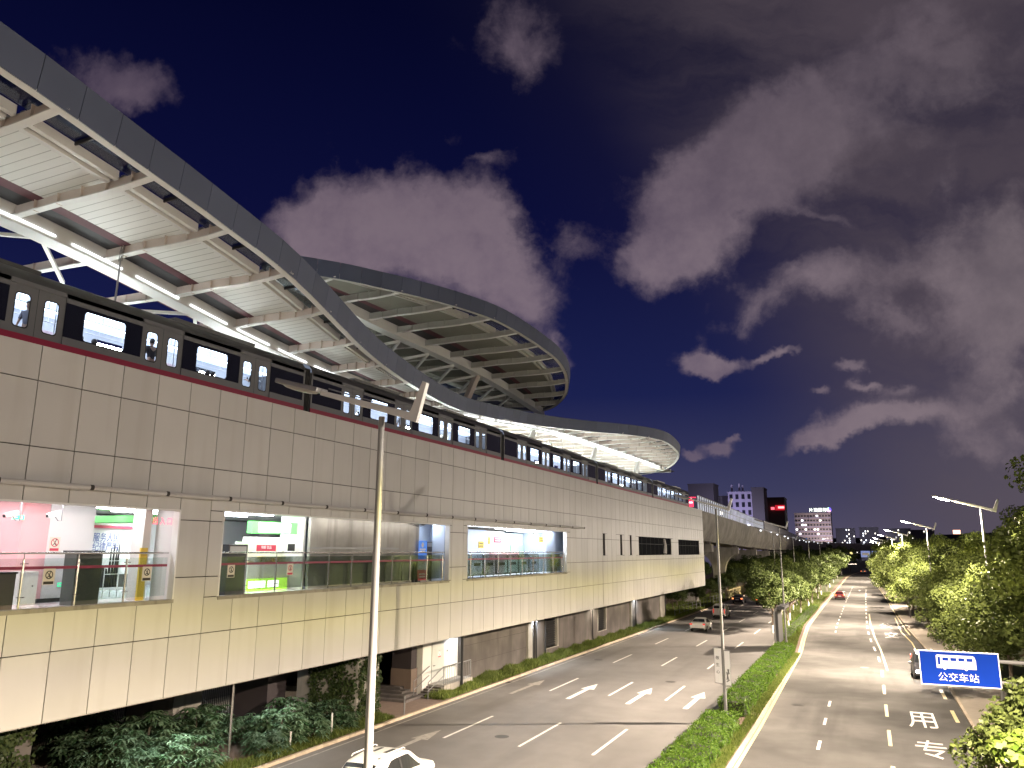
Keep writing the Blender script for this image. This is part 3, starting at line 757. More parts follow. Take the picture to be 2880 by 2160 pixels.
MB().disc((-24.398, 41.6, 9.25), .16, (1, 0, 0), .004, 6).build('emblem', M['signwhite'], t)
for z, w in ((9.0, .34), (8.88, .28), (7.55, .34), (7.4, .36)): MB().box(-24.398, -24.394, 41.62 - w, 41.62 + w, z - .04, z + .04).build('print_line', M['signwhite'], t)
MB().box(-24.6, -24.2, 41.1, 42.15, 7.12, 7.2).build('foot', M['greym'], t)
t = thing('dark_post', 'slim dark grey post cabinet between the blue banner and the window jamb', 'cabinet', (-24.5, 42.5, 7.12))
MB().box(-24.7, -24.45, 42.2, 42.85, 7.12, 9.45).build('body', M['darkm'], t); MB().box(-24.449, -24.44, 42.25, 42.8, 9.15, 9.4).build('screen', M['greym'], t)
t = MB(); t.tube([(-24.2, 40.3, 7.13), (-24.25, 40.45, 7.7), (-24.25, 40.55, 8.1), (-24.25, 40.57, 8.28)], [.09, .13, .11, .05], 8); t.tube([(-24.3, 40.82, 7.13), (-24.26, 40.66, 7.7), (-24.25, 40.57, 8.0)], [.09, .1, .08], 8)
tag(t.build('folding_stand', M['black'], smooth=True), 'black cloth covered folding stand left of the blue banner', 'stand')
t = MB()
for k in range(3): t.tube([(XF - .5, 38.6 + k * .4, 10.5), (XF - .45, 39.6 + k * .3, 10.33 - .03 * k), (XF - .5, 40.9 + .1 * k, 10.47)], .012, 5)
tag(t.build('hanging_cable', M['black'], smooth=True), 'loose black cables sagging under the ceiling above the grey wall', 'cable')
# lobby things
def board(x, y0, y1, z0, z1, m, lab, name='notice_board', lines=2, lm='black'):
    t = thing(name, lab, 'sign', (x, (y0 + y1) / 2, z0))
    MB().box(x - .03, x, y0, y1, z0, z1).build('board', m, t)
    for k in range(lines):
        z = z1 - (z1 - z0) * (k + .8) / (lines + .6)
        MB().box(x + .001, x + .004, y0 + (y1 - y0) * .12, y1 - (y1 - y0) * .12, z - .03, z + .03).build('print_line', M[lm], t)
board(-26.55, 53.5, 54.35, 9.1, 9.6, M['yellow'], 'small yellow notice low on the pale blue lobby wall', lm='joint')
board(-26.6, 55.3, 55.65, 9.42, 9.95, M['yellow'], 'narrow yellow notice between the blue wall and red notice', lm='joint')
board(-26.6, 56.3, 57.6, 9.55, 9.97, M['red'], 'red notice with pale lines on the white lobby wall', lm='signwhite')
board(-26.2, 64.7, 66.3, 9.65, 10.1, M['yellow'], 'wide yellow notice beside the right-hand pier', lm='joint')
def barrier(y, lab):
    t = thing('crowd_barrier', lab, 'barrier', (-24.4, y, 7.12), 'black crowd barriers behind the rail')
    m = MB(); x = -24.4
    m.tube([(x, y - .95, 7.3), (x, y - .95, 8.6), (x, y - .85, 8.68), (x, y + .85, 8.68), (x, y + .95, 8.6), (x, y + .95, 7.3), (x, y - .95, 7.3)], .025, 6); m.build('frame', M['darkm'], t)
    m = MB()
    for k in range(13): m.tube([(x, y - .84 + .14 * k, 7.3), (x, y - .84 + .14 * k, 8.66)], .012, 5)
    m.build('bars', M['darkm'], t)
    m = MB()
    for s in (-.6, .6): m.box(x - .3, x + .3, y + s - .03, y + s + .03, 7.12, 7.16); m.box(x - .02, x + .02, y + s - .03, y + s + .03, 7.16, 7.3)
    m.build('feet', M['darkm'], t)
    MB().box(x + .02, x + .035, y - .5, y + .5, 7.9, 8.1).build('name_plate', M['black'], t)
b0 = None
for k in range(7): barrier(46.9 + 2.03 * k, 'black barred crowd barrier in the row behind the rail of the third opening')
t = thing('potted_plant', 'yellow green potted plant at the right end of the third opening', 'plant', (-24.3, 63.4, 7.12))
MB().lathe((-24.3, 63.4, 7.12), [(.0, 0), (.18, 0), (.25, .45), (.22, .45), (0, .42)]).build('pot', M['conc'], t, smooth=True)
m = MB()
for k in range(70):
    a = rnd.uniform(0, 6.28); h = rnd.uniform(.5, 1.5); r = rnd.uniform(.15, .75)
    p = Vector((-24.3 + .5 * r * math.cos(a), 63.4 + r * math.sin(a) * 1.2, 7.12 + h)); q = Vector((math.cos(a), math.sin(a), .5)) * .16
    s_ = Vector((-math.sin(a), math.cos(a), .2)) * .06
    m.quad(p - q, p + s_, p + q, p - s_)
m.build('leaves', leafm('leaf_pot', (.5, .5, .05), (.7, .68, .12)), t)
# ---------------------------------------------------------------- metro train at the near platform
XT = -24.2; CL_ = 22.62; Y1 = 29.9        # street side of the cars, car length, first gap
DOORS = [3.7, 8.8, 13.9, 19.0]            # door centres from the car's near end
M['trainin'] = pm('train_lining', (.72, .74, .8), .4)
M['train_ceil'] = em('train_ceiling_glow', (.66, .76, 1.), 1.6)  # ceiling surface itself glows, to brighten the car windows
M['train_lamp'] = em('train_ceiling_lamp', (.75, .84, 1.), 7.)
M['seat_blue'] = pm('train_seat', (.18, .22, .42), .5)
car = thing('train_car', 'metro car', 'train car', (XT, 0, 15.1), 'cars of the train at the platform')
Zs, Zb0, Zb1, Zt = 15.2, 15.95, 17.14, 17.45
wins = [((DOORS[i] + DOORS[i + 1]) / 2 - .83, (DOORS[i] + DOORS[i + 1]) / 2 + .83) for i in range(3)]
def win_outline(y0, y1, z0, z1, r):
    o = []
    for cx, cz, a0 in ((y1 - r, z1 - r, 0), (y0 + r, z1 - r, 90), (y0 + r, z0 + r, 180), (y1 - r, z0 + r, 270)):
        for k in range(5):
            a = RAD(a0 + 22.5 * k); o.append((cx + r * math.cos(a), cz + r * math.sin(a)))
    return o
def plate_with_hole(m, x, y0, y1, z0, z1, hole):
    """flat plate on plane x with a rounded hole"""
    a, b_, c_, d_ = min(p[0] for p in hole), max(p[0] for p in hole), min(p[1] for p in hole), max(p[1] for p in hole)
    for q in ((y0, a, z0, z1), (b_, y1, z0, z1), (a, b_, z0, c_), (a, b_, d_, z1)):
        m.quad((x, q[0], q[2]), (x, q[1], q[2]), (x, q[1], q[3]), (x, q[0], q[3]))
    for k, cor in enumerate(((b_, d_), (a, d_), (a, c_), (b_, c_))):
        arc = hole[k * 5:k * 5 + 5]
        for p, q in zip(arc[:-1], arc[1:]): m.quad((x, *p), (x, *cor), (x, *q))
b = MB()
segs = []; y = .25
for dc in DOORS:
    segs.append((y, dc - .98)); y = dc + .98
segs.append((y, CL_ - .25))
for i, (a, c_) in enumerate(segs):
    b.box(XT - .06, XT, a, c_, Zs, Zb0)
    b.box(XT - .06, XT, a, c_, Zb1, Zt)
b.box(XT - .06, XT, .25, CL_ - .25, 17.3, Zt + .002)
b.box(XT - .06, XT + .004, .25, .36, Zs, Zt); b.box(XT - .06, XT + .004, CL_ - .36, CL_ - .25, Zs, Zt)
MB_s = MB()
for dc in DOORS: MB_s.box(XT - .07, XT - .04, dc - .045, dc + .045, Zs, 17.36)
MB_s.build('door_centre_seals', M['rubber'], car)
b.build('side_shell', M['train'], car)
MB().box(XT - .05, XT + .012, .25, CL_ - .25, 15.44, 15.68).build('red_stripe', M['trainred'], car)
for i, (a, c_) in enumerate(segs):
    m = MB()
    if 1 <= i <= 3:
        w0, w1 = wins[i - 1]; plate_with_hole(m, XT - .012, a, c_, Zb0, Zb1, win_outline(w0, w1, 15.93 + .06, 17.02, .12))
    else: m.box(XT - .05, XT - .012, a, c_, Zb0, Zb1)
    o = m.build('window_band', M['trainband'], car, fix=False)
for i in range(3):
    w0, w1 = wins[i]
    m = MB(); m.quad((XT - .03, w0, 15.95), (XT - .03, w1, 15.95), (XT - .03, w1, 17.06), (XT - .03, w0, 17.06)); m.build('window_pane', M['glass'], car, fix=False)
for dc in DOORS:
    for s in (-1, 1):
        y0, y1 = (dc - .985, dc - .008) if s < 0 else (dc + .008, dc + .985)
        m = MB(); c_ = (y0 + y1) / 2
        plate_with_hole(m, XT - .035, y0, y1, Zs, 17.34, win_outline(c_ - .235, c_ + .235, 15.92, 17.0, .1))
        o = m.build('door_leaf', M['train'], car, fix=False)
        MB().box(XT - .06, XT - .037, dc + s * .985 - .06, dc + s * .985 + .06, Zs, 17.36).build('edge_seal', M['rubber'], o)
        m = MB(); h = win_outline(c_ - .235, c_ + .235, 15.92, 17.0, .1); h2 = win_outline(c_ - .275, c_ + .275, 15.88, 17.04, .13)
        for k in range(len(h)):
            j = (k + 1) % len(h); m.quad((XT - .031, *h[k]), (XT - .031, *h2[k]), (XT - .031, *h2[j]), (XT - .031, *h[j]))
        m.build('window_seal', M['rubber'], o, fix=False)
        m = MB(); m.quad((XT - .05, c_ - .25, 15.9), (XT - .05, c_ + .25, 15.9), (XT - .05, c_ + .25, 17.02), (XT - .05, c_ - .25, 17.02)); m.build('door_pane', M['glass'], o, fix=False)
r = MB(); prof = [(XT + .0, 17.45), (XT - .06, 17.62), (XT - .2, 17.8), (XT - .5, 17.93), (XT - 1.5, 18.0), (XT - 2.5, 17.93), (XT - 2.8, 17.8), (XT - 2.94, 17.62), (XT - 3.0, 17.45)]
r.grid([[(x, yy, z) for x, z in prof] for yy in (.25, CL_ - .25)]); r.build('roof', M['trainroof'], car, smooth=True, fix=False)
for yy in (4.5, 14.8):
    MB().prism([(XT - .55, yy, 17.92), (XT - .5, yy, 18.08), (XT - 2.5, yy, 18.08), (XT - 2.45, yy, 17.92)], (0, 4.6, 0)).build('roof_unit', M['trainroof'], car)
i_ = MB(); i_.box(XT - 2.95, XT - .06, .3, CL_ - .3, 15.1, 15.2); i_.build('floor', M['darkm'], car)
i_ = MB(); i_.box(XT - 2.99, XT - 2.95, .3, CL_ - .3, 15.1, 15.95); i_.box(XT - 2.99, XT - 2.95, .3, CL_ - .3, 17.05, 17.45)
y = .3
for dc in DOORS:
    i_.box(XT - 2.99, XT - 2.95, y, dc - .6, 15.95, 17.05); y = dc + .6
i_.box(XT - 2.99, XT - 2.95, y, CL_ - .3, 15.95, 17.05)
i_.build('far_lining', M['trainin'], car)
MB().box(XT - 2.94, XT - .06, .3, CL_ - .3, 17.36, 17.42).build('ceiling', M['train_ceil'], car)
for x in (XT - .95, XT - 2.05): MB().box(x - .12, x + .12, .5, CL_ - .5, 17.33, 17.36).build('ceiling_lamp', M['train_lamp'], car)
g = MB()
for x in (XT - .75, XT - 2.25):
    g.tube([(x, .8, 16.98), (x, CL_ - .8, 16.98)], .018, 6)
    for k in range(20):
        yy = 1.3 + k * 1.05; g.tube([(x, yy, 16.98), (x, yy, 17.34)], .012, 4)
for dc in DOORS:
    for s in (-1, 1): g.tube([(XT - .5, dc + s * 1.0, 15.2), (XT - .5, dc + s * 1.0, 17.34)], .018, 6)
for w0, w1 in wins: g.tube([(XT - 1.5, (w0 + w1) / 2 - .1, 15.2), (XT - 1.5, (w0 + w1) / 2 - .1, 17.34)], .018, 6)
g.build('grab_rails', M['signwhite'], car)
for x, nm in ((XT - .35, 'bench'), (XT - 2.7, 'bench')):
    for w0, w1 in wins: MB().box(x - .22, x + .22, w0 - .6, w1 + .6, 15.5, 15.58).build(nm, M['seat_blue'], car)
q = MB()
for w0, w1 in wins: q.box(XT - 2.945, XT - 2.93, w0 + .1, w1 - .1, 16.5, 16.85)
q.build('advert_panel', pm('advert_mix', (.75, .55, .6), .4, var=.4, scale=3), car)
m = MB(); m.box(XT - 2.9, XT - .1, -.2, .24, 15.2, 17.6); m.build('gangway', M['black'], car)
m = MB()
for k in range(4): m.box(XT - .12, XT - .07, -.18 + .1 * k, -.13 + .1 * k, 15.25, 17.6)
m.build('gangway_ribs', M['rubber'], car)
e_ = MB(); e_.box(XT - 2.99, XT - .06, .25, .3, 15.2, 17.45); e_.build('end_wall', M['train'], car)
e_ = MB(); e_.box(XT - 2.99, XT - .06, CL_ - .3, CL_ - .25, 15.2, 17.45); e_.build('end_wall', M['train'], car)
labs = ['metro car at the left edge of the picture above the first two openings', 'metro car behind the nearest unlit lamp arm', 'third metro car, under the lowest dip of the canopy', 'fourth metro car, under the bright canopy tip', 'last metro car, by the red signal board']
for i in range(5):
    loc = (XT, Y1 - CL_ + CL_ * i, 15.1)
    if i == 0: car.location = loc; car['label'] = labs[0]
    else: dup(car, loc, labs[i])
for o in (car,): o['_w'] = (XT, Y1 - CL_, 15.1)
# red signal board past the train end
t = thing('signal_board', 'red glowing signal board past the far end of the train', 'signal', (-24.6, 122.5, 15.0))
MB().box(-24.9, -24.0, 122.4, 122.55, 15.6, 16.7).build('board', em('red_led', (1., .03, .08), 2.2), t)
MB().box(-24.8, -24.1, 122.38, 122.4, 16.15, 16.35).build('lit_line', em('pink_led', (1., .55, .6), 4.), t)
MB().tube([(-24.6, 122.6, 15.0), (-24.6, 122.6, 16.5)], .05, 6).build('post', M['darkm'], t)
MB().box(-25.6, -23.6, 122.5, 122.6, 16.95, 17.08).build('lit_bar', bpy.data.materials['red_led'], t)

# ---------------------------------------------------------------- passengers seen through the windows
def body(name, joints, radii, edges, mat):
    me = bpy.data.meshes.new(name); me.from_pydata(joints, edges, [])
    o = link(bpy.data.objects.new(name, me))
    sk = o.modifiers.new('s', 'SKIN'); sk.use_smooth_shade = True
    for i, r_ in enumerate(radii):
        me.skin_vertices[0].data[i].radius = r_ if isinstance(r_, tuple) else (r_, r_)
    me.skin_vertices[0].data[0].use_root = True
    su = o.modifiers.new('u', 'SUBSURF'); su.levels = 2; su.render_levels = 2
    dg = bpy.context.evaluated_depsgraph_get()
    m2 = bpy.data.meshes.new_from_object(o.evaluated_get(dg)); m2.name = name
    bpy.data.objects.remove(o); bpy.data.meshes.remove(me)
    m2.shade_smooth(); m2.materials.clear(); m2.materials.append(mat)
    return m2
def person(loc, label, pose, cloth, rz=0, phone=False):
    """+y faces forward; body is one skinned surface (skin), clothes are shells over it"""
    t = thing('person', label, 'person', loc, 'passengers in the train')
    t.rotation_euler = (0, 0, rz); t['_w'] = (0, 0, 0)
    seat = pose == 'seat'
    hz = .52 if seat else .88
    J, E, Rr = [], [], []
    def j(p, r_, par=None):
        J.append(p); Rr.append(r_)
        if par is not None: E.append((par, len(J) - 1))
        return len(J) - 1
    pel = j((0, 0, hz), (.15, .11)); wai = j((0, .01, hz + .2), (.13, .1), pel); che = j((0, 0, hz + .42), (.16, .11), wai)
    nk = j((0, 0, hz + .55), .055, che); nk2 = j((0, .015, hz + .62), .052, nk); hd = j((0, .03, hz + .70), (.078, .09), nk2); hd2 = j((0, .025, hz + .79), (.075, .09), hd); j((0, .02, hz + .84), .045, hd2)
    j((0, .12, hz + .70), .012, hd)      # nose
    for s in (-1, 1):
        j((s * .085, .01, hz + .71), .014, hd)   # ear
        sh = j((s * .19, 0, hz + .5), .062, che); el = j((s * .25, .06 if not phone else .08, hz + .23), .045, sh)
        wr = j((s * .17, .28, hz + .16) if seat else ((s * .12, .30, hz + .36) if phone else (s * .24, .16, hz + .02)), .03, el)
        dx = Vector((-s * .25, 1, .1)) if (seat or phone) else Vector((0, .35, -1))
        dx.normalize(); w_ = Vector(J[wr]); pm_ = j(tuple(w_ + dx * .07), (.036, .018), wr)
        for k, ln in enumerate((.065, .075, .07, .055)):
            o_ = Vector((s * (.027 - .018 * k), 0, 0)); f1 = j(tuple(w_ + dx * .1 + o_), .009, pm_); j(tuple(w_ + dx * (.1 + ln) + o_ + Vector((0, 0, -.015))), .007, f1)
        th = j(tuple(w_ + dx * .055 + Vector((-s * .04, 0, .01))), .011, pm_); j(tuple(w_ + dx * .09 + Vector((-s * .05, 0, .01))), .009, th)
        hp = j((s * .09, .0, hz - .04), .09, pel)
        kn = j((s * .11, .42, hz - .02) if seat else (s * .1, .02, hz - .42), .06, hp); an = j((s * .11, .44, .08) if seat else (s * .1, -.01, .08), .04, kn); j((s * .12, .6 if seat else .15, .035), .035, an)
    o = link(bpy.data.objects.new('body', body('body', J, Rr, E, M['skin']))); o.parent = t
    # hair, shirt and trousers as shells
    m = MB(); prof = [(.0, .905), (.05, .9), (.085, .86), (.1, .8), (.098, .74), (.085, .70)]
    rows = []
    for r_, z in prof:
        rows.append([(r_ * math.cos(a), .012 + r_ * 1.08 * math.sin(a) - (.03 if math.sin(a) > .3 and z < .8 else 0), hz + z - .02) for a in [2 * math.pi * k / 14 for k in range(14)]])
    m.grid(rows, True); h = m.build('hair', M['hair'], t, smooth='all')
    Jc = [(0, 0, hz - .02), (0, .01, hz + .2), (0, 0, hz + .44), (0, 0, hz + .545)]; Rc = [(.165, .125), (.15, .118), (.175, .128), .075]; Ec = [(0, 1), (1, 2), (2, 3)]
    for s in (-1, 1):
        n = len(Jc); Jc += [(s * .19, 0, hz + .5), (s * .25, .06 if not phone else .08, hz + .23)]; Rc += [.078, .062]; Ec += [(2, n), (n, n + 1)]
    c_ = link(bpy.data.objects.new('shirt', body('shirt', Jc, Rc, Ec, cloth))); c_.parent = t
    e = MB()
    for s in (-1, 1): e.disc((s * .03, .115, hz + .735), .011, (0, 1, 0), .004, 8)
    e.build('eyes', M['black'], t); e = MB(); e.box(-.022, .022, .112, .117, hz + .655, hz + .664); e.build('mouth', M['red'], t)
    if phone: MB().box(-.04, .04, .34, .35, hz + .36, hz + .5).build('phone', M['black'], t)
    return t
cb, cw, cg = pm('cloth_black', (.02, .02, .025), .8), pm('cloth_white', (.6, .6, .62), .8), pm('cloth_grey', (.2, .2, .24), .8)
person((-24.75, 21.15, 15.2), 'dark haired person in black standing in the second door leaf window', 'stand', cb, RAD(90), True)
person((-24.65, 16.1, 15.2), 'person in grey leaning against the door at the far left', 'stand', cg, RAD(200))
person((-24.7, 26.75, 15.2), 'dark silhouetted person in the door left of the first car gap', 'stand', cb, RAD(100), True)
for y, x, lab, cl in ((17.5, -24.75, 'dark haired seated person at the left of the first wide train window', cw), (18.15, -24.78, 'seated person with bowed head in the middle of the first wide train window', cg), (18.7, -24.78, 'seated person at the right corner of the first wide train window', cw),
                      (23.2, -24.75, 'seated person at the left of the second wide train window', cg), (24.05, -24.75, 'seated person in pale shirt right of the middle of the second wide train window', cw), (24.35, -24.78, 'seated dark haired person at the right edge of the second wide train window', cb)):
    person((x, y, 14.93), lab, 'seat', cl, RAD(90 + rnd.uniform(-15, 15)))
person((-24.7, 39.2, 15.2), 'person in the dim door window under the lamp arm fin', 'stand', cw, RAD(80))
# ---------------------------------------------------------------- curved steel canopies over the platforms
def smooth_table(tab):
    """Catmull-Rom through (y, value) pairs"""
    ysn = [p[0] for p in tab]; vs = [p[1] for p in tab]
    def f(y):
        y = min(max(y, ysn[0]), ysn[-1])
        i = max(0, min(len(ysn) - 2, int(np.searchsorted(ysn, y) - 1)))
        h = ysn[i + 1] - ysn[i]; t = (y - ysn[i]) / h
        def sl(k):
            if k == 0: return (vs[1] - vs[0]) / (ysn[1] - ysn[0])
            if k == len(vs) - 1: return (vs[-1] - vs[-2]) / (ysn[-1] - ysn[-2])
            return (vs[k + 1] - vs[k - 1]) / (ysn[k + 1] - ysn[k - 1])
        a, b_ = sl(i) * h, sl(i + 1) * h
        return (2 * t ** 3 - 3 * t * t + 1) * vs[i] + (t ** 3 - 2 * t * t + t) * a + (-2 * t ** 3 + 3 * t * t) * vs[i + 1] + (t ** 3 - t * t) * b_
    return f
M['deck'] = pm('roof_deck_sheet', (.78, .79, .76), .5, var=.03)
_nt = M['deck'].node_tree   # ribbed sheet: dark laps every 0.3 m along the track
_b = _nt.nodes['Principled BSDF']; _tc = _nt.nodes.new('ShaderNodeTexCoord'); _sx = _nt.nodes.new('ShaderNodeSeparateXYZ'); _nt.links.new(_tc.outputs['Object'], _sx.inputs[0])
_m1 = _nt.nodes.new('ShaderNodeMath'); _m1.operation = 'MULTIPLY'; _m1.inputs[1].default_value = 2.6; _nt.links.new(_sx.outputs[1], _m1.inputs[0])
_m2 = _nt.nodes.new('ShaderNodeMath'); _m2.operation = 'FRACT'; _nt.links.new(_m1.outputs[0], _m2.inputs[0])
_m3 = _nt.nodes.new('ShaderNodeMath'); _m3.operation = 'LESS_THAN'; _m3.inputs[1].default_value = .1; _nt.links.new(_m2.outputs[0], _m3.inputs[0])
_src = _b.inputs['Base Color'].links[0].from_socket
_mx = _nt.nodes.new('ShaderNodeMix'); _mx.data_type = 'RGBA'; _nt.links.new(_m3.outputs[0], _mx.inputs['Factor']); _nt.links.new(_src, _mx.inputs['A']); _mx.inputs['B'].default_value = (.42, .42, .40, 1)
_nt.links.new(_mx.outputs['Result'], _b.inputs['Base Color'])
M['deck_shaded'] = pm('roof_deck_shaded', (.2, .2, .17), .6)  # near deck sheet darkened in colour for weaker light under the far canopy
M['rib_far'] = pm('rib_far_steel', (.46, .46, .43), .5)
M['led'] = em('led_strip', (.93, .97, 1.), 4.)

def canopy(root, xb, zb, xe, xl, ribs, deck, ribm, edge_ys, rise=.2, led=True, struts=(), web=.5):
    def P(y, s, dz=0., side=1):
        xx = xe(y) if side > 0 else xl(y)
        return (xb + s * (xx - xb), y, zb(y) + rise * s + dz)
    # main beam
    yy = [y for y in edge_ys if not led or y < 119]
    m = MB()
    rows = [[(xb - .3, y, zb(y) - .12), (xb + .3, y, zb(y) - .12), (xb + .26, y, zb(y) + .75), (xb - .26, y, zb(y) + .75)] for y in yy]
    m.grid(rows, True); m.add(rows[0], [(0, 1, 2, 3)]); m.add(rows[-1], [(0, 1, 2, 3)]); m.build('main_beam', M['steelw'], root)
    m = MB(); rows = [[(xb - .5, y, zb(y) - .2), (xb + .34, y, zb(y) - .2), (xb + .34, y, zb(y) - .13), (xb - .5, y, zb(y) - .13)] for y in yy]
    m.grid(rows, True); m.build('beam_flange', M['steelw'], root)
    if led:
        k = yy[0]
        while k < yy[-1] - 3:
            l_ = 2.3
            m = MB(); rows = [[(xb + .31, k + q, zb(k + q) + .02), (xb + .36, k + q, zb(k + q) + .0), (xb + .36, k + q, zb(k + q) - .05), (xb + .31, k + q, zb(k + q) - .05)] for q in (0, l_ / 2, l_)]
            m.grid(rows, True); m.build('led_strip', M['led'], root); k += 3.05
    # ribs
    for side in (1, -1):
        for y in ribs:
            if abs((xe(y) if side > 0 else xl(y)) - xb) < .7: continue
            m = MB(); n = 6
            fl, wb, up = [], [], []
            for k in range(n + 1):
                s = .03 + .97 * k / n; x, _, z = P(y, s, 0, side)
                bow = .16 * math.sin(math.pi * min(1, max(0, (s - .35) / .65))) if side > 0 else 0
                z -= bow * 0.6
                t_ = web * (1 - .25 * s)
                fl.append([(x, y - .15, z), (x, y + .15, z), (x, y + .15, z + .04), (x, y - .15, z + .04)])
                wb.append([(x, y - .02, z + .04), (x, y + .02, z + .04), (x, y + .02, z + t_), (x, y - .02, z + t_)])
            mf = MB(); mf.grid(fl, True); m.grid(wb, True)
            for k in range(1, n):
                x, _, z = P(y, .03 + .97 * k / n, 0, side); m.box(x - .012, x + .012, y - .12, y + .12, z - .02, z + web * .8)
            ro = m.build('rib', ribm, root); mf.build('flange', M['steelw'], ro)
    # deck, gutter strip, purlin and skylight of every bay
    bys = [edge_ys[0]] + [y for y in ribs if edge_ys[0] < y < edge_ys[-1]] + [edge_ys[-1]]
    for side in (1, -1):
        for a, b_ in zip(bys[:-1], bys[1:]):
            if max(abs((xe(q) if side > 0 else xl(q)) - xb) for q in (a, b_)) < .8: continue
            sub = [a + (b_ - a) * k / 3 for k in range(4)]
            g1, g2 = .05, .05
            def st(s0, s1, dz, nm, mm, t_=.05):
                m = MB(); m.slab([[P(q, s0, dz, side), P(q, s1, dz, side)] for q in sub], t_); return m.build(nm, mm, root)
            st(.05, .17, web - .02, 'gutter_strip', M['black'], .04)
            st(.17, .24, web - .06, 'maroon_strip', M['maroon'], .04)
            if not (side < 0 and led and b_ < 50): st(.24, .68, web - .04, 'roof_deck', deck)
            w = MB()
            for s_ in (.69, .745):
                rows = [[P(q, s_ - .012, web - .30, side), P(q, s_ + .012, web - .30, side), P(q, s_ + .012, web + .02, side), P(q, s_ - .012, web + .02, side)] for q in (a + .12, b_ - .12)]
                w.grid(rows, True)
            rows = [[P(q, .69, web - .06, side), P(q, .745, web - .06, side), P(q, .745, web - .02, side), P(q, .69, web - .02, side)] for q in (a + .12, b_ - .12)]; w.grid(rows, True)
            w.build('purlin', M['steelw'] if deck is M['deck'] else ribm, root)
            st(.76, .985, web + .06, 'skylight', M['skyglass'], .02)
            m = MB(); c_ = (a + b_) / 2; m.bar(P(c_, .74, web - .02, side), P(c_, .985, web - .02, side), .06, .12); m.build('mullion', M['darkm'], root)
    # fascia round the edge, in panels
    loop = [(xe(y), y, zb(y) + rise) for y in edge_ys]
    back_ = [(xl(y), y, zb(y) + rise) for y in reversed(edge_ys)]
    def resample(pts, st):
        out = [Vector(pts[0])]; acc = 0
        for p, q in zip(pts[:-1], pts[1:]):
            p, q = Vector(p), Vector(q); L_ = (q - p).length
            if L_ < 1e-6: continue
            d_ = st - acc
            while d_ <= L_:
                out.append(p + (q - p) * (d_ / L_)); d_ += st
            acc = (acc + L_) % st
        return out
    pts = resample(loop + back_[1:], 1.45)
    m = MB(); lip = MB()
    for p, q in zip(pts[:-1], pts[1:]):
        d_ = (q - p); d_.z = 0
        if d_.length < .05: continue
        d_.normalize(); nrm = Vector((d_.y, -d_.x, 0)); g = (q - p).normalized() * .012
        a0, a1 = p + g, q - g
        lo, hi = Vector((0, 0, -.08)), Vector((0, 0, .98))
        o_ = nrm * .16
        m.prism([a0 + lo, a1 + lo, a1 + hi + o_, a0 + hi + o_], nrm * -.05)
        lip.prism([p + lo - nrm * .34, q + lo - nrm * .34, q + lo - nrm * .01, p + lo - nrm * .01], (0, 0, .05))
    m.build('fascia', M['fascia'], root); lip.build('edge_beam', M['steelw'] if deck is M['deck'] else ribm, root)
    m = MB(); rows = []
    for y in edge_ys: rows.append([(xl(y), y, zb(y) + rise + .9), (xb, y, zb(y) + web + .75), (xe(y), y, zb(y) + rise + .9)])
    if not led: m.grid(rows); 
    # struts
    for (y, dy) in struts:
        for s in (-1, 1):
            MB().bar((xb - .1, y, zb(y) - .15), (xb - 1.6, y + s * dy, 15.3), .34, .3, w2=.3, h2=.24).build('strut', M['steelw'], root)

# near canopy: wave along the track, rounded tip at the far end
zb1 = smooth_table([(-30, 20.4), (-10, 21.3), (5, 21.3), (17.1, 20.88), (21, 20.56), (24.7, 20.12), (28.5, 19.65), (32.5, 19.27), (36.3, 18.99), (42, 18.8), (50, 19.0), (58, 19.6), (66, 20.2), (76, 20.72), (84, 20.9), (96, 21.1), (110, 21.3), (130, 21.3)])
xe1 = smooth_table([(-30, -22), (-12, -19.0), (5, -19.2), (11.1, -19.6), (17.1, -20.45), (21, -20.88), (24.6, -21.2), (28.5, -22.08), (32.6, -23.2), (36.2, -24.03), (41.3, -25.0), (46, -26.0), (52, -27.1), (58, -27.65), (63, -27.7), (67, -27.3), (71, -26.5), (75.7, -24.7), (79.2, -22.5), (83.5, -20.6), (88, -20.0), (96.5, -20.7), (102.8, -21.7), (110, -23.5), (118, -26.2), (124, -29.0), (128.6, -32.6), (129.4, -34.0)])
xl1 = smooth_table([(-30, -36), (60, -36), (95, -36.3), (110, -36.4), (120, -36.2), (126, -35.7), (129.4, -34.2)])
can = thing('station_canopy', 'near wave shaped steel canopy with bright white underside sweeping over the train', 'canopy', (-28, 60, 20))
EY = ys(-8, 60, 2.0) + ys(61.5, 118, 1.5) + [119, 120.5, 122, 123.2, 124.4, 125.4, 126.3, 127.1, 127.8, 128.4, 128.9, 129.2, 129.4]
RB = [13.2 - 3.9 * k for k in range(5, 0, -1)] + [13.2, 17.1, 20.98, 24.7, 28.5, 32.5, 36.3] + [36.3 + 3.9 * k for k in range(1, 24)]
canopy(can, -28, zb1, xe1, xl1, RB, M['deck'], M['steelpink'], EY, struts=[(52, 1.6), (68, 1.6), (87, 1.6), (106, 1.8)])
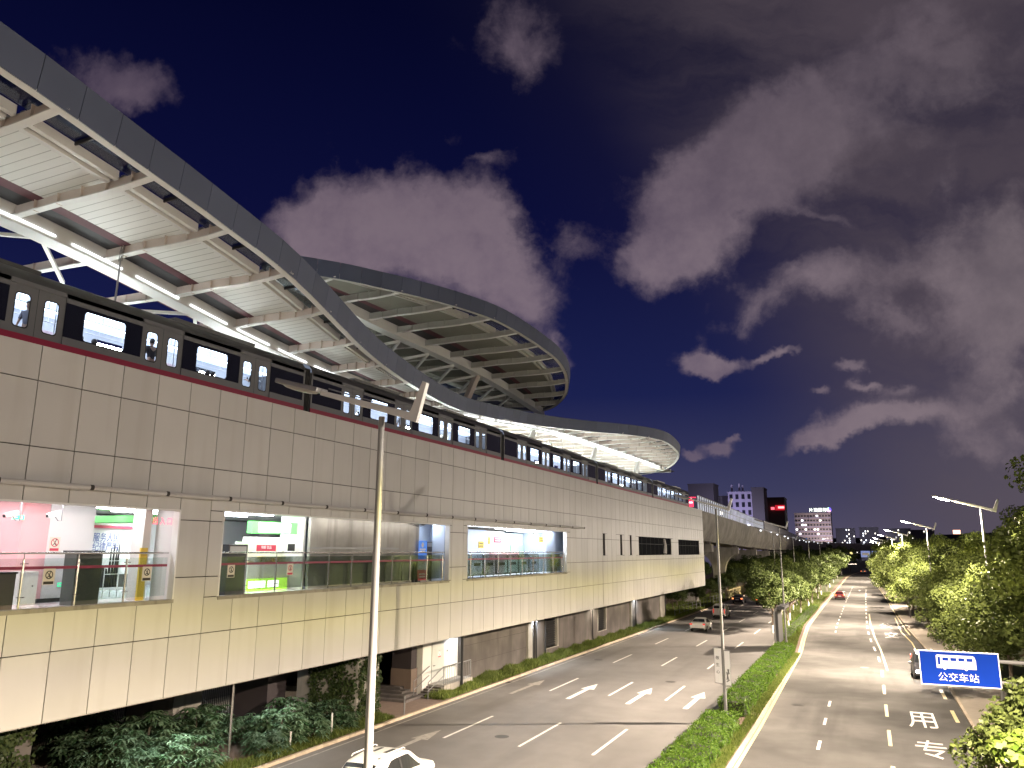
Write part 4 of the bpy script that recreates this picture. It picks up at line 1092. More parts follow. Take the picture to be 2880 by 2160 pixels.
# far canopy: raised leaf across the tracks
zb2 = smooth_table([(10, 26.6), (30, 26.2), (47, 25.75), (60, 25.7), (68, 25.5), (76, 24.95), (83, 24.3)])
xe2 = smooth_table([(36.4, -33), (37.2, -31.8), (38.6, -30.5), (40, -29.3), (41.6, -28.3), (43.8, -26.9), (47.3, -25.2), (51, -24.1), (55.3, -23.85), (60, -23.9), (64, -24.1), (68.5, -24.9), (72.4, -26.1), (76.5, -27.8), (79.3, -29.6), (81.4, -31.4), (82.4, -33)])
xl2 = smooth_table([(36.4, -33.1), (38, -35), (42, -38), (50, -41.4), (56, -42), (66, -41.2), (74, -39.4), (79, -37), (81.4, -35), (82.4, -33.2)])
can2 = thing('station_canopy', 'far leaf shaped canopy with shade-darkened underside rising behind the near one', 'canopy', (-33, 50, 25))
EY2 = [36.4, 36.7, 37.2, 37.8, 38.6, 39.3] + ys(40, 70, 1.5) + ys(71.2, 80.2, 1.3) + [80.8, 81.4, 81.9, 82.2, 82.4]
canopy(can2, -33, zb2, xe2, xl2, [39.2, 43.1, 47.05, 50.9, 55.3, 59.7, 63.8, 68.3, 72.4, 76.5, 79.6], M['deck_shaded'], M['rib_far'], EY2, rise=.22, led=False, web=.6)
for k in range(4):
    for q in (-1, 1): MB().bar((-28.2, 18.5 + 7.8 * k, zb1(18.5 + 7.8 * k) - .1), (-31.5, 18.5 + 7.8 * k + q * 3.4, zb1(18.5 + 7.8 * k) - .35), .15, .13).build('truss_member', M['steelw'], can)
for y in (66,):
    MB().bar((-33.2, y, zb2(y) - .15), (-34.6, y - 5, 16), .6, .45).build('strut', M['steelpink'], can2)
for k in range(6):
    MB().bar((-33.2, 52 + 4.6 * k, 25.4), (-37.5, 49.5 + 4.6 * k, 24.2), .2, .2).build('truss_member', M['steelw'], can2)
    MB().bar((-33.2, 52 + 4.6 * k, 25.4), (-37.5, 55.5 + 4.6 * k, 24.2), .2, .2).build('truss_member', M['steelw'], can2)
# platform lamps: long tubes under the far half of the roof
M['plat_lamp'] = em('platform_lamp', (.93, .98, .95), 120.); M['plat_bright'] = em('platform_lamp_bright', (.94, 1., .93), 420.)
for k in range(12):
    y = 14 + 9.5 * k
    t = thing('platform_lamp', 'long white tube lamp hung over the platform', 'lamp', (-32, y, 18.2), 'tube lamps over the platform')
    MB().box(-32.08, -31.92, y - 2.4, y + 2.4, 18.2, 18.28).build('tube', M['plat_lamp'] if y < 45 else M['plat_bright'], t)
    MB().box(-32.03, -31.97, y - 2.5, y + 2.5, 18.282, 18.34).build('tray', M['steelw'], t)
for k in range(12):  # second row, hidden by the train, added to brighten the near canopy
    y = 11 + 9.5 * k
    t = thing('platform_lamp', 'added hidden tube lamp brightening the near canopy underside', 'lamp', (-29.3, y, 17.9), 'added tube lamps over the near platform edge')
    MB().box(-29.36, -29.24, y - 1.8, y + 1.8, 17.9, 17.96).build('tube', M['plat_lamp'] if y < 45 else M['plat_bright'], t)
    MB().box(-29.33, -29.27, y - 1.9, y + 1.9, 17.962, 18.0).build('tray', M['steelw'], t)
# pole between canopy and train roof
t = thing('overhead_mast', 'thin mast with wire loops hanging from a canopy rib above the train', 'mast', (-26.6, 20.6, 17.9))
MB().tube([(-26.6, 20.75, 18.0), (-26.6, 20.8, 20.5)], [.045, .03], 8).build('pole', M['greym'], t)
m = MB()
for k in range(4): m.tube([(-26.7 + .06 * k, 20.8, 20.3), (-26.75 + .07 * k, 20.85, 20.75), (-26.7 + .06 * k, 20.9, 21.1)], .012, 4)
m.build('wire_loops', M['darkm'], t)
# ---------------------------------------------------------------- under the station: base wall, columns, door and stair
bw = thing('base_wall', 'stained grey concrete base wall with louvres under the station', 'wall', (-26, 78, 0))
XB = -25.85
m = MB(); m.box(-27.5, XB, 49.6, 65.0, .0, 3.72); m.box(-27.5, XB, 68.2, 79.6, 0, 3.72); m.box(-27.5, XB, 82.6, 108.4, 0, 3.72)
m.box(-27.5, XB, 65.0, 68.2, 0, .75); m.box(-27.5, XB, 79.6, 82.6, 0, .9); m.box(-27.5, -26.2, 65, 68.2, .75, 3.72); m.box(-27.5, -26.2, 79.6, 82.6, .9, 3.72)
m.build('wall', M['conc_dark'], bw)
for y0, y1, z0 in ((65.0, 68.2, .75), (79.6, 82.6, .9)):
    f = MB(); f.box(-26.2, XB + .05, y0, y0 + .12, z0, 3.72); f.box(-26.2, XB + .05, y1 - .22, y1, z0, 3.72); f.box(-26.2, XB + .07, y0, y1, z0 - .08, z0)
    fr = f.build('louvre_frame', M['conc'], bw)
    f = MB()
    for k in range(14): f.obox((-26.05, (y0 + y1) / 2, z0 + .12 + .19 * k), (.07, 0, -.06), (0, (y1 - y0) / 2 - .25, 0), (.006, 0, .008))
    f.build('louvre_slats', M['darkm'], fr)
for y0, y1 in ((106.0, 108.6), (61.0, 61.9), (91.6, 92.3)): MB().box(XB, XB + .16, y0, y1, 0, 3.72).build('pilaster', M['conc'], bw)
for y in (62.3, 62.75, 77.6, 93.8, 108.9, 64.8):
    MB().tube([(XB + .14, y, .1), (XB + .14, y, 3.72)], .07, 8).build('downpipe', M['black'], bw, smooth=True)
for z in (1.3, 2.5): MB().box(XB, XB + .006, 49.7, 61, z, z + .02).build('shutter_joint', M['joint'], bw)
dr = thing('stair_entrance', 'white lit service door bay with a short railed stair under the station', 'entrance', (-26, 47, 0))
MB().box(-27.6, -26.1, 44.9, 49.58, .0, 3.7).build('wall', M['white'], dr)
d_ = MB().box(-26.1, -26.05, 46.0, 47.55, .68, 3.2).build('door', pm('door_grey_white', (.58, .6, .58), .45), dr)
m = MB(); m.tube([(-26.04, 46.15, 1.7), (-25.98, 46.15, 1.7), (-25.98, 46.3, 1.7)], .02, 6); m.build('handle', M['black'], d_)
m = MB(); m.box(-26.049, -26.045, 46.75, 47.15, 2.25, 2.5); m.build('notice', M['signwhite'], d_)
m = MB(); m.disc((-26.044, 46.95, 2.42), .13, (1, 0, 0), .004, 20, .1); m.build('prohibition_ring', M['greym'], d_)
MB().box(-26.044, -26.04, 46.78, 47.12, 2.14, 2.2).build('caption_strip', M['red'], d_)
MB().box(-26.1, -26.07, 48.0, 48.12, 2.35, 2.5).build('switch_box', M['darkm'], dr)
MB().box(-26.1, -24.9, 45.6, 49.5, .1, .66).build('landing', M['conc'], dr)
for k in range(5): MB().box(-26.0, -24.95, 43.9 + .34 * k, 44.24 + .34 * k + .06, .1, .2 + .1 * k).build('step', M['conc_dark'], dr)
m = MB()
for x in (-25.0, -26.0):
    m.tube([(x, 43.75, .12), (x, 43.75, 1.1), (x, 45.6, 1.75), (x, 49.4, 1.75)] if x > -25.5 else [(x, 43.75, .12), (x, 43.75, 1.1), (x, 45.6, 1.75)], .03, 6)
    m.tube([(x, 43.75, .6), (x, 45.6, 1.2)], .025, 6)
for k in range(16): y = 45.7 + .24 * k; m.tube([(-25.0, y, .66), (-25.0, y, 1.75)], .014, 5)
m.tube([(-25, 49.4, .66), (-25, 49.4, 1.75)], .03, 6); m.tube([(-25, 45.6, .8), (-25, 49.4, .8)], .02, 5)
m.build('stair_railing', M['greym'], dr)
t = thing('downpipe', 'black drain pipe in front of the white service door bay', 'pipe', (-24.85, 47.75, 0))
MB().tube([(-24.8, 47.75, .1), (-24.8, 47.75, 3.74)], .09, 8).build('pipe', M['black'], t, smooth=True); MB().tube([(-24.95, 47.95, .1), (-24.95, 47.95, 1.9)], .03, 6).build('conduit', M['darkm'], t)
def column(x0, x1, y0, y1, lab, m1, m2=None, h2=1.7):
    t = thing('station_column', lab, 'column', ((x0 + x1) / 2, (y0 + y1) / 2, 0), 'columns under the station')
    MB().box(x0, x1, y0, y1, 0, 3.72).build('shaft', m1, t)
    if m2: MB().box(x0 - .04, x1 + .04, y0 - .04, y1 + .04, 0, h2).build('cladding', m2, t)
    return t
M['darkclad'] = pm('dark_cladding', (.05, .04, .045), .5)
M['brownclad'] = pm('brown_cladding', (.2, .15, .12), .6)
column(-27.9, -26.5, 44.2, 44.85, 'brown clad column left of the white service door', M['darkclad'], M['brownclad'])
column(-28.9, -25.0, 36.3, 38.3, 'wide ivy covered column behind the nearest lamp post', M['conc'])
column(-31.0, -28.6, 33.6, 35.0, 'dark column left of the barred fence', M['darkclad'])
column(-34.5, -31.4, 30.2, 32.0, 'pale stained column behind the left shrubs', M['conc'])
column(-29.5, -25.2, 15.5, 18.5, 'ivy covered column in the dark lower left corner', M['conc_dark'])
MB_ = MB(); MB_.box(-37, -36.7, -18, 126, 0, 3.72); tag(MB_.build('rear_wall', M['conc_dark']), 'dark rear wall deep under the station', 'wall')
struct('concourse_pavement', MB().box(-36.7, -29, 20, 44, .116, .14), M['pave'])
struct('pavement', MB().box(-31, -23.92, 38.6, 44.9, .116, .135), pm('brown_paving', (.24, .18, .15), .8, var=.2, scale=3, bump=.3))
st_ = thing('steps', 'low dark concrete steps leading in beside the brown column', 'steps', (-28, 43, .13))
for k in range(4): MB().box(-31 - .2 * k, -25.6 - .45 * k, 42.2 + .5 * k, 44.2, .13 + .14 * k, .27 + .14 * k).build('step', M['conc_dark'], st_)
t = thing('block_pile', 'pale stepped concrete block behind the nearest lamp post', 'steps', (-29.5, 39.5, .13))
for k in range(3): MB().box(-30.5, -29.2 - .25 * k, 39.6 + .35 * k, 41.3, .13 + .3 * k, .43 + .3 * k).build('step', M['conc'], t)
def bars(x, y0, y1, z1, lab, m_, st=.14, posts=3):
    t = thing('bar_fence', lab, 'fence', (x, (y0 + y1) / 2, .1))
    m = MB(); y = y0
    while y < y1: m.box(x - .012, x + .012, y - .012, y + .012, .15, z1); y += st
    m.box(x - .02, x + .02, y0, y1, .28, .33); m.box(x - .02, x + .02, y0, y1, z1 - .22, z1 - .17); m.build('bars', m_, t)
    for k in range(posts): yy = y0 + (y1 - y0) * k / (posts - 1); MB().box(x - .05, x + .05, yy - .05, yy + .05, .1, z1 + .08).build('post', m_, t)
bars(-32.2, 32.2, 37.8, 2.5, 'black barred fence between the two dark columns', M['black'])
bars(-35.4, 20, 31, 2.7, 'long grey slatted fence deep behind the left shrubs', M['darkm'], .11, 5)
t = MB().tube([(-25.2, 27.45, .1), (-25.2, 27.45, 3.73)], .055, 10); tag(t.build('drain_pole', M['stainless'], smooth=True), 'thin shiny pole rising from the shrubs to the station soffit', 'pole')
for x, y, h, lab in ((-23.98, 39.4, .95, 'thin grey bollard on the paving edge'), (-24.4, 30.4, .8, 'pale wooden stake among the shrubs'), (-24.3, 33.3, 1.1, 'thin pale stake before the ivy column')):
    mm = MB(); mm.tube([(x, y, .1), (x, y, .1 + h)], .04, 8); mm.lathe((x, y, .1 + h), [(.045, 0), (.045, .03), (0, .05)], 8); tag(mm.build('bollard', M['greym'] if h == .95 else M['offwhite'], smooth=True), lab, 'post')
# ---------------------------------------------------------------- foliage
rng = np.random.default_rng(5)
def cards(name, pos, nrm, size, mat, aspect=.62, parent=None, droop=0.):
    """one mesh of small leaf-shaped faces: pos (n,3), nrm (n,3), size (n,)"""
    n = len(pos)
    nrm = nrm / np.linalg.norm(nrm, axis=1, keepdims=True)
    r = rng.normal(size=(n, 3)); r[:, 2] -= droop
    a = r - nrm * (r * nrm).sum(1, keepdims=True); a /= np.linalg.norm(a, axis=1, keepdims=True)
    b = np.cross(nrm, a)
    L_ = (a * size[:, None]); Wd = b * (size * aspect * .5)[:, None]; fold = nrm * (size * .12)[:, None]
    v = np.empty((n, 4, 3)); v[:, 0] = pos - L_ * .5; v[:, 1] = pos + Wd + fold; v[:, 2] = pos + L_ * .5; v[:, 3] = pos - Wd + fold
    me = bpy.data.meshes.new(name); me.vertices.add(n * 4); me.loops.add(n * 4); me.polygons.add(n)
    me.vertices.foreach_set('co', v.reshape(-1)); me.loops.foreach_set('vertex_index', np.arange(n * 4, dtype=np.int32))
    me.polygons.foreach_set('loop_start', np.arange(0, n * 4, 4, dtype=np.int32)); me.polygons.foreach_set('loop_total', np.full(n, 4, np.int32))
    me.update(); me.validate(); me.materials.append(mat)
    o = link(bpy.data.objects.new(name, me))
    if parent is not None: o.parent = parent
    return o
def crown_points(n, rx, ry, rz, cz, nclump, cr, lower=.55, lop=0):
    """leaf positions gathered in ragged clumps spread through an uneven crown"""
    u = rng.normal(size=(nclump, 3)); u /= np.linalg.norm(u, axis=1, keepdims=True)
    u[:, 2] = np.where(u[:, 2] < -.3, -u[:, 2] * lower, u[:, 2])
    rad = rng.uniform(.45, 1.0, nclump) ** .6
    lump = 1 + .22 * np.sin(3 * np.arctan2(u[:, 1], u[:, 0]) + lop) + .12 * np.sin(5 * u[:, 2] + lop)
    c_ = u * (rad * lump)[:, None] * np.array([rx, ry, rz]) + np.array([0, 0, cz])
    size = rng.uniform(.55, 1.25, nclump) * cr
    k = rng.choice(nclump, n, p=size ** 2 / (size ** 2).sum())
    d_ = rng.normal(size=(n, 3)); d_ /= np.linalg.norm(d_, axis=1, keepdims=True); d_[:, 2] *= .75
    q = rng.uniform(.25, 1.0, n) ** .5
    pos = c_[k] + d_ * (size[k] * q)[:, None]
    nrm = d_ * .7 + rng.normal(size=(n, 3)) * .55 + np.array([0, 0, .35])
    return pos, nrm, c_
def make_tree(name, label, cat, H, rx, rz, n, leaf, mat, trunk_h, seed, group, tr=.16, wash=False, nclump=70, cr=.8, limbs=7, lower=.55, off=0.):
    global rng
    rng = np.random.default_rng(seed); rr = random.Random(seed)
    t = thing(name, label, cat, (0, 0, 0), group)
    cz = H - rz
    pos, nrm, cs = crown_points(n, rx, rx * rr.uniform(.9, 1.1), rz, cz, nclump, cr, lower, seed)
    pos[:, 2] = np.maximum(pos[:, 2], .5); pos[:, 0] += off; cs[:, 0] += off
    m = MB(); bx, by = rr.uniform(-.3, .3), rr.uniform(-.3, .3)
    m.tube([(0, 0, 0), (bx * .3, by * .3, trunk_h * .5), (bx, by, trunk_h), (bx * 1.2, by, H * .75)], [tr, tr * .85, tr * .75, tr * .2], 8)
    for k in range(limbs):
        c_ = cs[rr.randrange(len(cs))]; z0 = trunk_h * rr.uniform(.75, 1.15)
        m.tube([(bx * z0 / trunk_h, by * z0 / trunk_h, z0), ((bx + c_[0]) * .5, (by + c_[1]) * .5, (z0 + c_[2]) * .52), tuple(c_)], [tr * .45, tr * .3, tr * .08], 5)
    m.build('trunk', M['bark'], t, smooth=True)
    if wash: MB().tube([(0, 0, 0), (bx * .2, by * .2, trunk_h * .42)], [tr * 1.06, tr * .95], 8).build('limewash_band', M['limewash'], t, smooth=True)
    cards('crown', pos, nrm, rng.uniform(.7, 1.3, n) * leaf, mat, parent=t)
    return t
def place(proto, first, lst, group=None):
    for (x, y, s, rz, lab, z) in lst:
        if first: proto.location = (x, y, z); proto.rotation_euler = (0, 0, rz); proto.scale = (s,) * 3; proto['label'] = lab; first = False
        else: dup(proto, (x, y, z), lab, rz, s, group)
R_ = random.Random(3)
# right-hand street trees: tall, dark, hanging over the kerb
G1 = 'street trees along the right footway'
big = [make_tree('street_tree', 'x', 'tree', 11.5, 4.3, 5.2, 42000, .19, M['leaf_right'], 3.6, 21, G1, .2, nclump=130, cr=1.05),
       make_tree('street_tree', 'x', 'tree', 10.5, 4.1, 4.8, 38000, .185, M['leaf_right'], 3.2, 33, G1, .18, nclump=120, cr=1.05),
]
low = make_tree('street_tree', 'low tree whose leaning boughs hang in front of the blue bus stop sign', 'tree', 4.95, 1.75, 1.3, 10000, .16, M['leaf_right'], 2.6, 47, G1, .1, nclump=60, cr=.55, lower=1.0, off=-1.4)
low.location = (5.55, 27.4, .1)
rng = np.random.default_rng(8)
RT = [  # x, y, scale, prototype, label
    (9.3, 36.5, 1.12, 0, 'big dark tree at the right picture edge behind the bus stop sign'), (9.2, 43, 1.06, 1, 'dark tree between the bus stop sign and the brightest lamp'),
    (8.9, 48.0, .86, 0, 'tree hiding the pole of the brightest lamp'), (12.3, 47, 1.4, 1, 'tallest dark crown at the right edge below the clouds'), (7.4, 59, .80, 1, 'tree with a glowing yellow green side under the brightest lamp'), (12.6, 58, 1.12, 0, 'dark crown behind the brightest lamp arm'),
    (7.4, 66, .84, 0, 'dark tree just past the glowing yellow green one'), (7.2, 74, .86, 1, 'tree over the bus bay end'), (13, 72, 1.15, 1, 'rear tree behind the bus bay'), (7.2, 82, .82, 0, 'tree before the second lit lamp'),
    (7.6, 94, .82, 1, 'tree around the second lit lamp post'), (12.5, 88, 1.0, 0, 'rear dark tree level with the second lamp'), (6.9, 102, .9, 0, 'tree with bright top beyond the second lamp'), (6.6, 111, .9, 1, 'round tree before the third lamp'), (6.4, 119, .88, 0, 'tree left of the third lamp arm'),
    (6.2, 130, .95, 1, 'tree with yellow green top at the third lamp'), (11, 122, 1.05, 1, 'rear tree near the third lamp'), (5.7, 140, .95, 0, 'far kerbside tree past the third lamp'), (5.4, 152, .95, 1, 'far kerbside tree, second past the third lamp'), (5.2, 165, .95, 0, 'far kerbside tree by the fourth lamp'), (4.9, 180, .95, 1, 'distant kerbside tree past the fourth lamp'),
    (4.8, 196, .95, 0, 'distant kerbside tree before the bend'), (4.8, 215, 1., 1, 'distant tree closer to the road bend'), (4.6, 236, 1., 0, 'distant last tree before the road bend'), (6, 262, 1.1, 1, 'distant tree on the road bend'), (8, 290, 1.1, 0, 'tiny tree at the far road bend'), (14, 320, 1.2, 1, 'tiny tree right of the far road bend'), (16, 100, 1.0, 1, 'back row tree right of the second lamp'), (17, 140, 1.0, 0, 'back row tree far right of the third lamp')]
used = set()
for x, y, s, k, lab in RT:
    place(big[k], k not in used, [(x, y, s, R_.uniform(0, 6.28), lab, .08)], G1); used.add(k)
# low bush at the lower right corner
m_pos, m_n, _ = crown_points(7000, 1.9, 2.0, 1.5, 3.15, 46, .5, 1.0); m_pos[:, 0] -= .95
bush = thing('bush', 'bright green leafy bush in the lower right corner', 'bush', (5.7, 24.2, .1))
cards('foliage', m_pos, m_n, rng.uniform(.7, 1.3, 7000) * .2, leafm('leaf_bush', (.10, .17, .02), (.22, .28, .06)), .8, bush)
MB().tube([(5.7, 24.2, .1), (5.5, 24.2, 1.4), (4.6, 24.2, 3.0)], [.08, .06, .03], 6).build('stem', M['bark'], bush)
# median trees: small, round, limewashed
G2 = 'round trees on the median'
med = [make_tree('median_tree', 'x', 'tree', 6.6, 2.75, 2.45, 17000, .19, M['leaf_med'], 2.0, 61, G2, .11, True, 85, .75), make_tree('median_tree', 'x', 'tree', 7.2, 2.95, 2.6, 18000, .19, M['leaf_med'], 2.3, 75, G2, .12, True, 85, .78)]
MT = [(-10.4, 94.5, 1.0), (-9.2, 100.5, .92), (-11.4, 104, 1.08), (-10.0, 111, 1.1), (-11.8, 119, 1.05), (-9.6, 124, .95), (-11.2, 131, 1.05), (-9.4, 138, 1.0), (-11.6, 143, 1.1), (-9.6, 150, 1.0), (-11.2, 157, 1.08), (-9.4, 164, 1.0), (-11.6, 171, 1.1), (-9.5, 178, 1.0), (-11, 187, 1.1), (-9.3, 196, 1.05), (-11.4, 207, 1.15), (-9.6, 218, 1.1), (-11.4, 232, 1.2), (-9.8, 248, 1.2), (-11, 266, 1.25), (-10, 286, 1.3), (-11, 308, 1.4), (-10, 332, 1.5)]
where = ['nearest the billboard', 'second of the row, slim and close to the bus road', 'third, big and close to the left road', 'fourth, low in front of the row']
used = set()
for i, (x, y, s) in enumerate(MT):
    k = i % 2
    lab = 'median tree ' + (where[i] if i < 4 else '%s of the row, %s side, %s' % (['fifth', 'sixth', 'seventh', 'eighth', 'ninth', 'tenth', 'eleventh', 'twelfth', 'thirteenth', 'fourteenth', 'fifteenth', 'sixteenth', 'seventeenth', 'eighteenth', 'nineteenth', 'twentieth', 'twenty-first', 'twenty-second', 'twenty-third', 'last'][i - 4], 'left' if x < -10.4 else 'right', 'mid distance' if y < 200 else 'far away'))
    place(med[k], k not in used, [(x, y, s, R_.uniform(0, 6.28), lab, .1)], G2); used.add(k)
# trees and undergrowth beside and under the viaduct
G3 = 'trees beside the viaduct'
fo = [make_tree('broad_tree', 'x', 'tree', 7.5, 3.1, 3.1, 14000, .23, M['leaf_dark'], 2.3, 83, G3, .14, False, 60, .9), make_tree('broad_tree', 'x', 'tree', 6.0, 2.8, 2.5, 12000, .22, M['leaf_med'], 1.8, 91, G3, .13, False, 55, .8)]
FT = [(-27.2, 113, .75, 0), (-30, 117, .8, 1), (-27.5, 121.5, .62, 1), (-33, 123, .75, 0), (-28.5, 128.5, .6, 0), (-26.8, 135.5, .55, 1), (-32.5, 140, .7, 0), (-27.0, 149, .6, 1), (-35, 131, 1.0, 0), (-26.5, 157, .6, 0), (-34, 148, 1.0, 1), (-26.3, 166, .72, 1), (-26.8, 174, .75, 0), (-33, 166, 1.1, 0), (-26.6, 181, 1.0, 1), (-27, 191, 1.1, 0), (-26.5, 201, 1.1, 1), (-26, 212, 1.1, 0), (-25.5, 224, 1.15, 1), (-25, 238, 1.2, 0), (-24.5, 254, 1.25, 1), (-24, 272, 1.3, 0), (-23, 292, 1.4, 1), (-22, 315, 1.5, 0), (-18, 340, 1.5, 1), (-14, 366, 1.6, 0), (-8, 392, 1.5, 1)]
ords = ['first', 'second', 'third', 'fourth', 'fifth', 'sixth', 'seventh', 'eighth', 'ninth', 'tenth', 'eleventh', 'twelfth', 'thirteenth', 'fourteenth', 'fifteenth', 'sixteenth', 'seventeenth', 'eighteenth', 'nineteenth', 'twentieth', 'twenty-first', 'twenty-second', 'twenty-third', 'twenty-fourth', 'twenty-fifth', 'twenty-sixth', 'twenty-seventh']
used = set()
for i, (x, y, s, k) in enumerate(FT):
    lab = '%s %s tree past the station end, %s' % (ords[i], 'dark' if k == 0 else 'lighter', 'by the left kerb' if x > -29 else 'back under the viaduct')
    place(fo[k], k not in used, [(x, y, s, R_.uniform(0, 6.28), lab, .08)], G3); used.add(k)
# clipped hedge on the median, two lengths with a gap at the lamp post
def hedge(x0, x1, y0, y1, h, lab, n):
    t = thing('hedge', lab, 'hedge', ((x0 + x1) / 2, (y0 + y1) / 2, .1), 'clipped hedges on the median'); t['_w'] = (0, 0, 0); t.location = (0, 0, 0)
    MB().box(x0 + .12, x1 - .12, y0 + .12, y1 - .12, .1, h - .1).build('twig_core', pm('hedge_core', (.03, .035, .015), .9) if 'hedge_core' not in bpy.data.materials else bpy.data.materials['hedge_core'], t)
    w, l = x1 - x0, y1 - y0; A_ = np.array([w * l, h * l, h * l, w * h, w * h]); f = rng.choice(5, n, p=A_ / A_.sum())
    u, v = rng.uniform(0, 1, n), rng.uniform(0, 1, n)
    lum = .07 * np.sin(u * w * 3 + v * l * 2.3) + .05 * np.sin(v * l * 5.1)
    pos = np.zeros((n, 3)); nr = np.zeros((n, 3))
    for k in range(5):
        s_ = f == k
        if k == 0: pos[s_] = np.c_[x0 + u[s_] * w, y0 + v[s_] * l, h + lum[s_]]; nr[s_] = (0, 0, 1)
        elif k in (1, 2): pos[s_] = np.c_[np.full(s_.sum(), x0 if k == 1 else x1) + lum[s_], y0 + v[s_] * l, .12 + u[s_] * (h - .1)]; nr[s_] = (-1 if k == 1 else 1, 0, .3)
        else: pos[s_] = np.c_[x0 + u[s_] * w, np.full(s_.sum(), y0 if k == 3 else y1), .12 + v[s_] * (h - .1)]; nr[s_] = (0, -1 if k == 3 else 1, .3)
    pos += rng.normal(size=(n, 3)) * .045; nr += rng.normal(size=(n, 3)) * .55
    cards('leaves', pos, nr, rng.uniform(.7, 1.3, n) * .10, M['leaf_hedge'], .6, t)
hedge(-8.3, -6.75, 26, 43.8, .85, 'bright green clipped hedge at the bottom edge of the picture', 20000)
hedge(-8.25, -6.8, 46.8, 77, .9, 'bright green clipped hedge beyond the banner lamp post', 22000)
hedge(-9.3, -8.0, 88, 140, .5, 'low bright hedge strip beside the bus road under the median trees', 7000)
# grass along kerbs
def grass(name, lab_unused, xf, y0, y1, n, h, mat, z=.11):
    y = rng.uniform(y0, y1, n) if y1 < 60 else y0 + (y1 - y0) * rng.uniform(0, 1, n) ** 1.4
    ab = np.array([xf(q) for q in y]); x = ab[:, 0] + (ab[:, 1] - ab[:, 0]) * rng.uniform(0, 1, n)
    hh = h * rng.uniform(.5, 1.3, n) * (.6 + .6 * (np.sin(y * 1.7 + x * 2) * .5 + .5))
    nr = rng.normal(size=(n, 3)); nr[:, 2] = .25
    pos = np.c_[x, y, z + hh * .42]
    nr /= np.linalg.norm(nr, axis=1, keepdims=True)
    up = np.tile(np.array([0, 0, 1.]), (n, 1)) + rng.normal(size=(n, 3)) * .35
    a = up - nr * (up * nr).sum(1, keepdims=True); a /= np.linalg.norm(a, axis=1, keepdims=True); b = np.cross(nr, a)
    v = np.empty((n, 4, 3)); v[:, 0] = pos - a * (hh * .5)[:, None]; v[:, 1] = pos + b * .022; v[:, 2] = pos + a * (hh * .5)[:, None]; v[:, 3] = pos - b * .022
    me = bpy.data.meshes.new(name); me.vertices.add(n * 4); me.loops.add(n * 4); me.polygons.add(n)
    me.vertices.foreach_set('co', v.reshape(-1)); me.loops.foreach_set('vertex_index', np.arange(n * 4, dtype=np.int32))
    me.polygons.foreach_set('loop_start', np.arange(0, n * 4, 4, dtype=np.int32)); me.polygons.foreach_set('loop_total', np.full(n, 4, np.int32)); me.update()
    me.materials.append(mat); o = link(bpy.data.objects.new(name, me)); o['kind'] = 'stuff'
    return o
grass('kerb_grass', '', lambda y: (-25.75, -23.95), 49.5, 112, 26000, .4, M['leaf_grass'])
grass('kerb_grass', '', lambda y: (-25.4, -23.95), 43.9, 49.5, 4500, .38, M['leaf_grass'])
grass('kerb_grass', '', lambda y: (-25.0, -23.95), 24, 38.4, 11000, .34, M['leaf_grass'])
grass('median_grass_blades', '', lambda y: (-6.75, -6.2), 26, 77, 12000, .2, M['leaf_grass'])
grass('median_grass_blades', '', lambda y: (interp(ML, y) + .3, interp(MR, y) - .4), 77, 190, 26000, .3, M['leaf_grass'])
grass('slope_grass', '', lambda y: (-31, -24.0), 110, 200, 26000, .5, M['leaf_grass'])
# large-leaved shrubs under the station at the lower left
def shrub_proto(seed, n, rx, h, leaf):
    global rng
    rng = np.random.default_rng(seed)
    t = thing('shrub', 'x', 'shrub', (0, 0, 0), 'palmate leaved shrubs under the station')
    nst = max(6, n // 9); a = rng.uniform(0, 6.28, nst); r = rx * rng.uniform(.1, 1, nst) ** .6; z = h * (1 - .55 * (r / rx) ** 2) * rng.uniform(.3, 1.15, nst)
    P_, Nn, Sz = [], [], []
    for k in range(nst):      # whorls of long leaves
        c_ = np.array([r[k] * np.cos(a[k]), r[k] * np.sin(a[k]), z[k]])
        for q in range(9):
            f = 6.28 * q / 9 + rng.uniform(-.2, .2); dd = np.array([np.cos(f), np.sin(f), -.15])
            P_.append(c_ + dd * leaf * .5); Nn.append(dd); Sz.append(leaf * rng.uniform(.75, 1.2))
    P_, Nn, Sz = np.array(P_), np.array(Nn), np.array(Sz)
    nn = len(P_); side = np.c_[-Nn[:, 1], Nn[:, 0], np.zeros(nn)]; side /= np.linalg.norm(side, axis=1, keepdims=True)
    v = np.empty((nn, 4, 3)); v[:, 0] = P_ - Nn * (Sz * .5)[:, None]; v[:, 1] = P_ + side * (Sz * .13)[:, None] + [0, 0, .02]; v[:, 2] = P_ + Nn * (Sz * .5)[:, None] - np.array([0, 0, 1]) * (Sz * .18)[:, None]; v[:, 3] = P_ - side * (Sz * .13)[:, None] + [0, 0, .02]
    me = bpy.data.meshes.new('leaves'); me.vertices.add(nn * 4); me.loops.add(nn * 4); me.polygons.add(nn)
    me.vertices.foreach_set('co', v.reshape(-1)); me.loops.foreach_set('vertex_index', np.arange(nn * 4, dtype=np.int32))
    me.polygons.foreach_set('loop_start', np.arange(0, nn * 4, 4, dtype=np.int32)); me.polygons.foreach_set('loop_total', np.full(nn, 4, np.int32)); me.update()
    me.materials.append(M['leaf_shrub']); o = link(bpy.data.objects.new('leaves', me)); o.parent = t
    m = MB()
    for k in range(7): m.tube([(0, 0, 0), (r[k] * math.cos(a[k]) * .6, r[k] * math.sin(a[k]) * .6, z[k] * .95)], [.025, .012], 5)
    m.build('stems', M['bark'], t)
    return t
sh = [shrub_proto(5, 1000, 1.3, 1.5, .42), shrub_proto(9, 760, 1.05, 1.2, .36)]
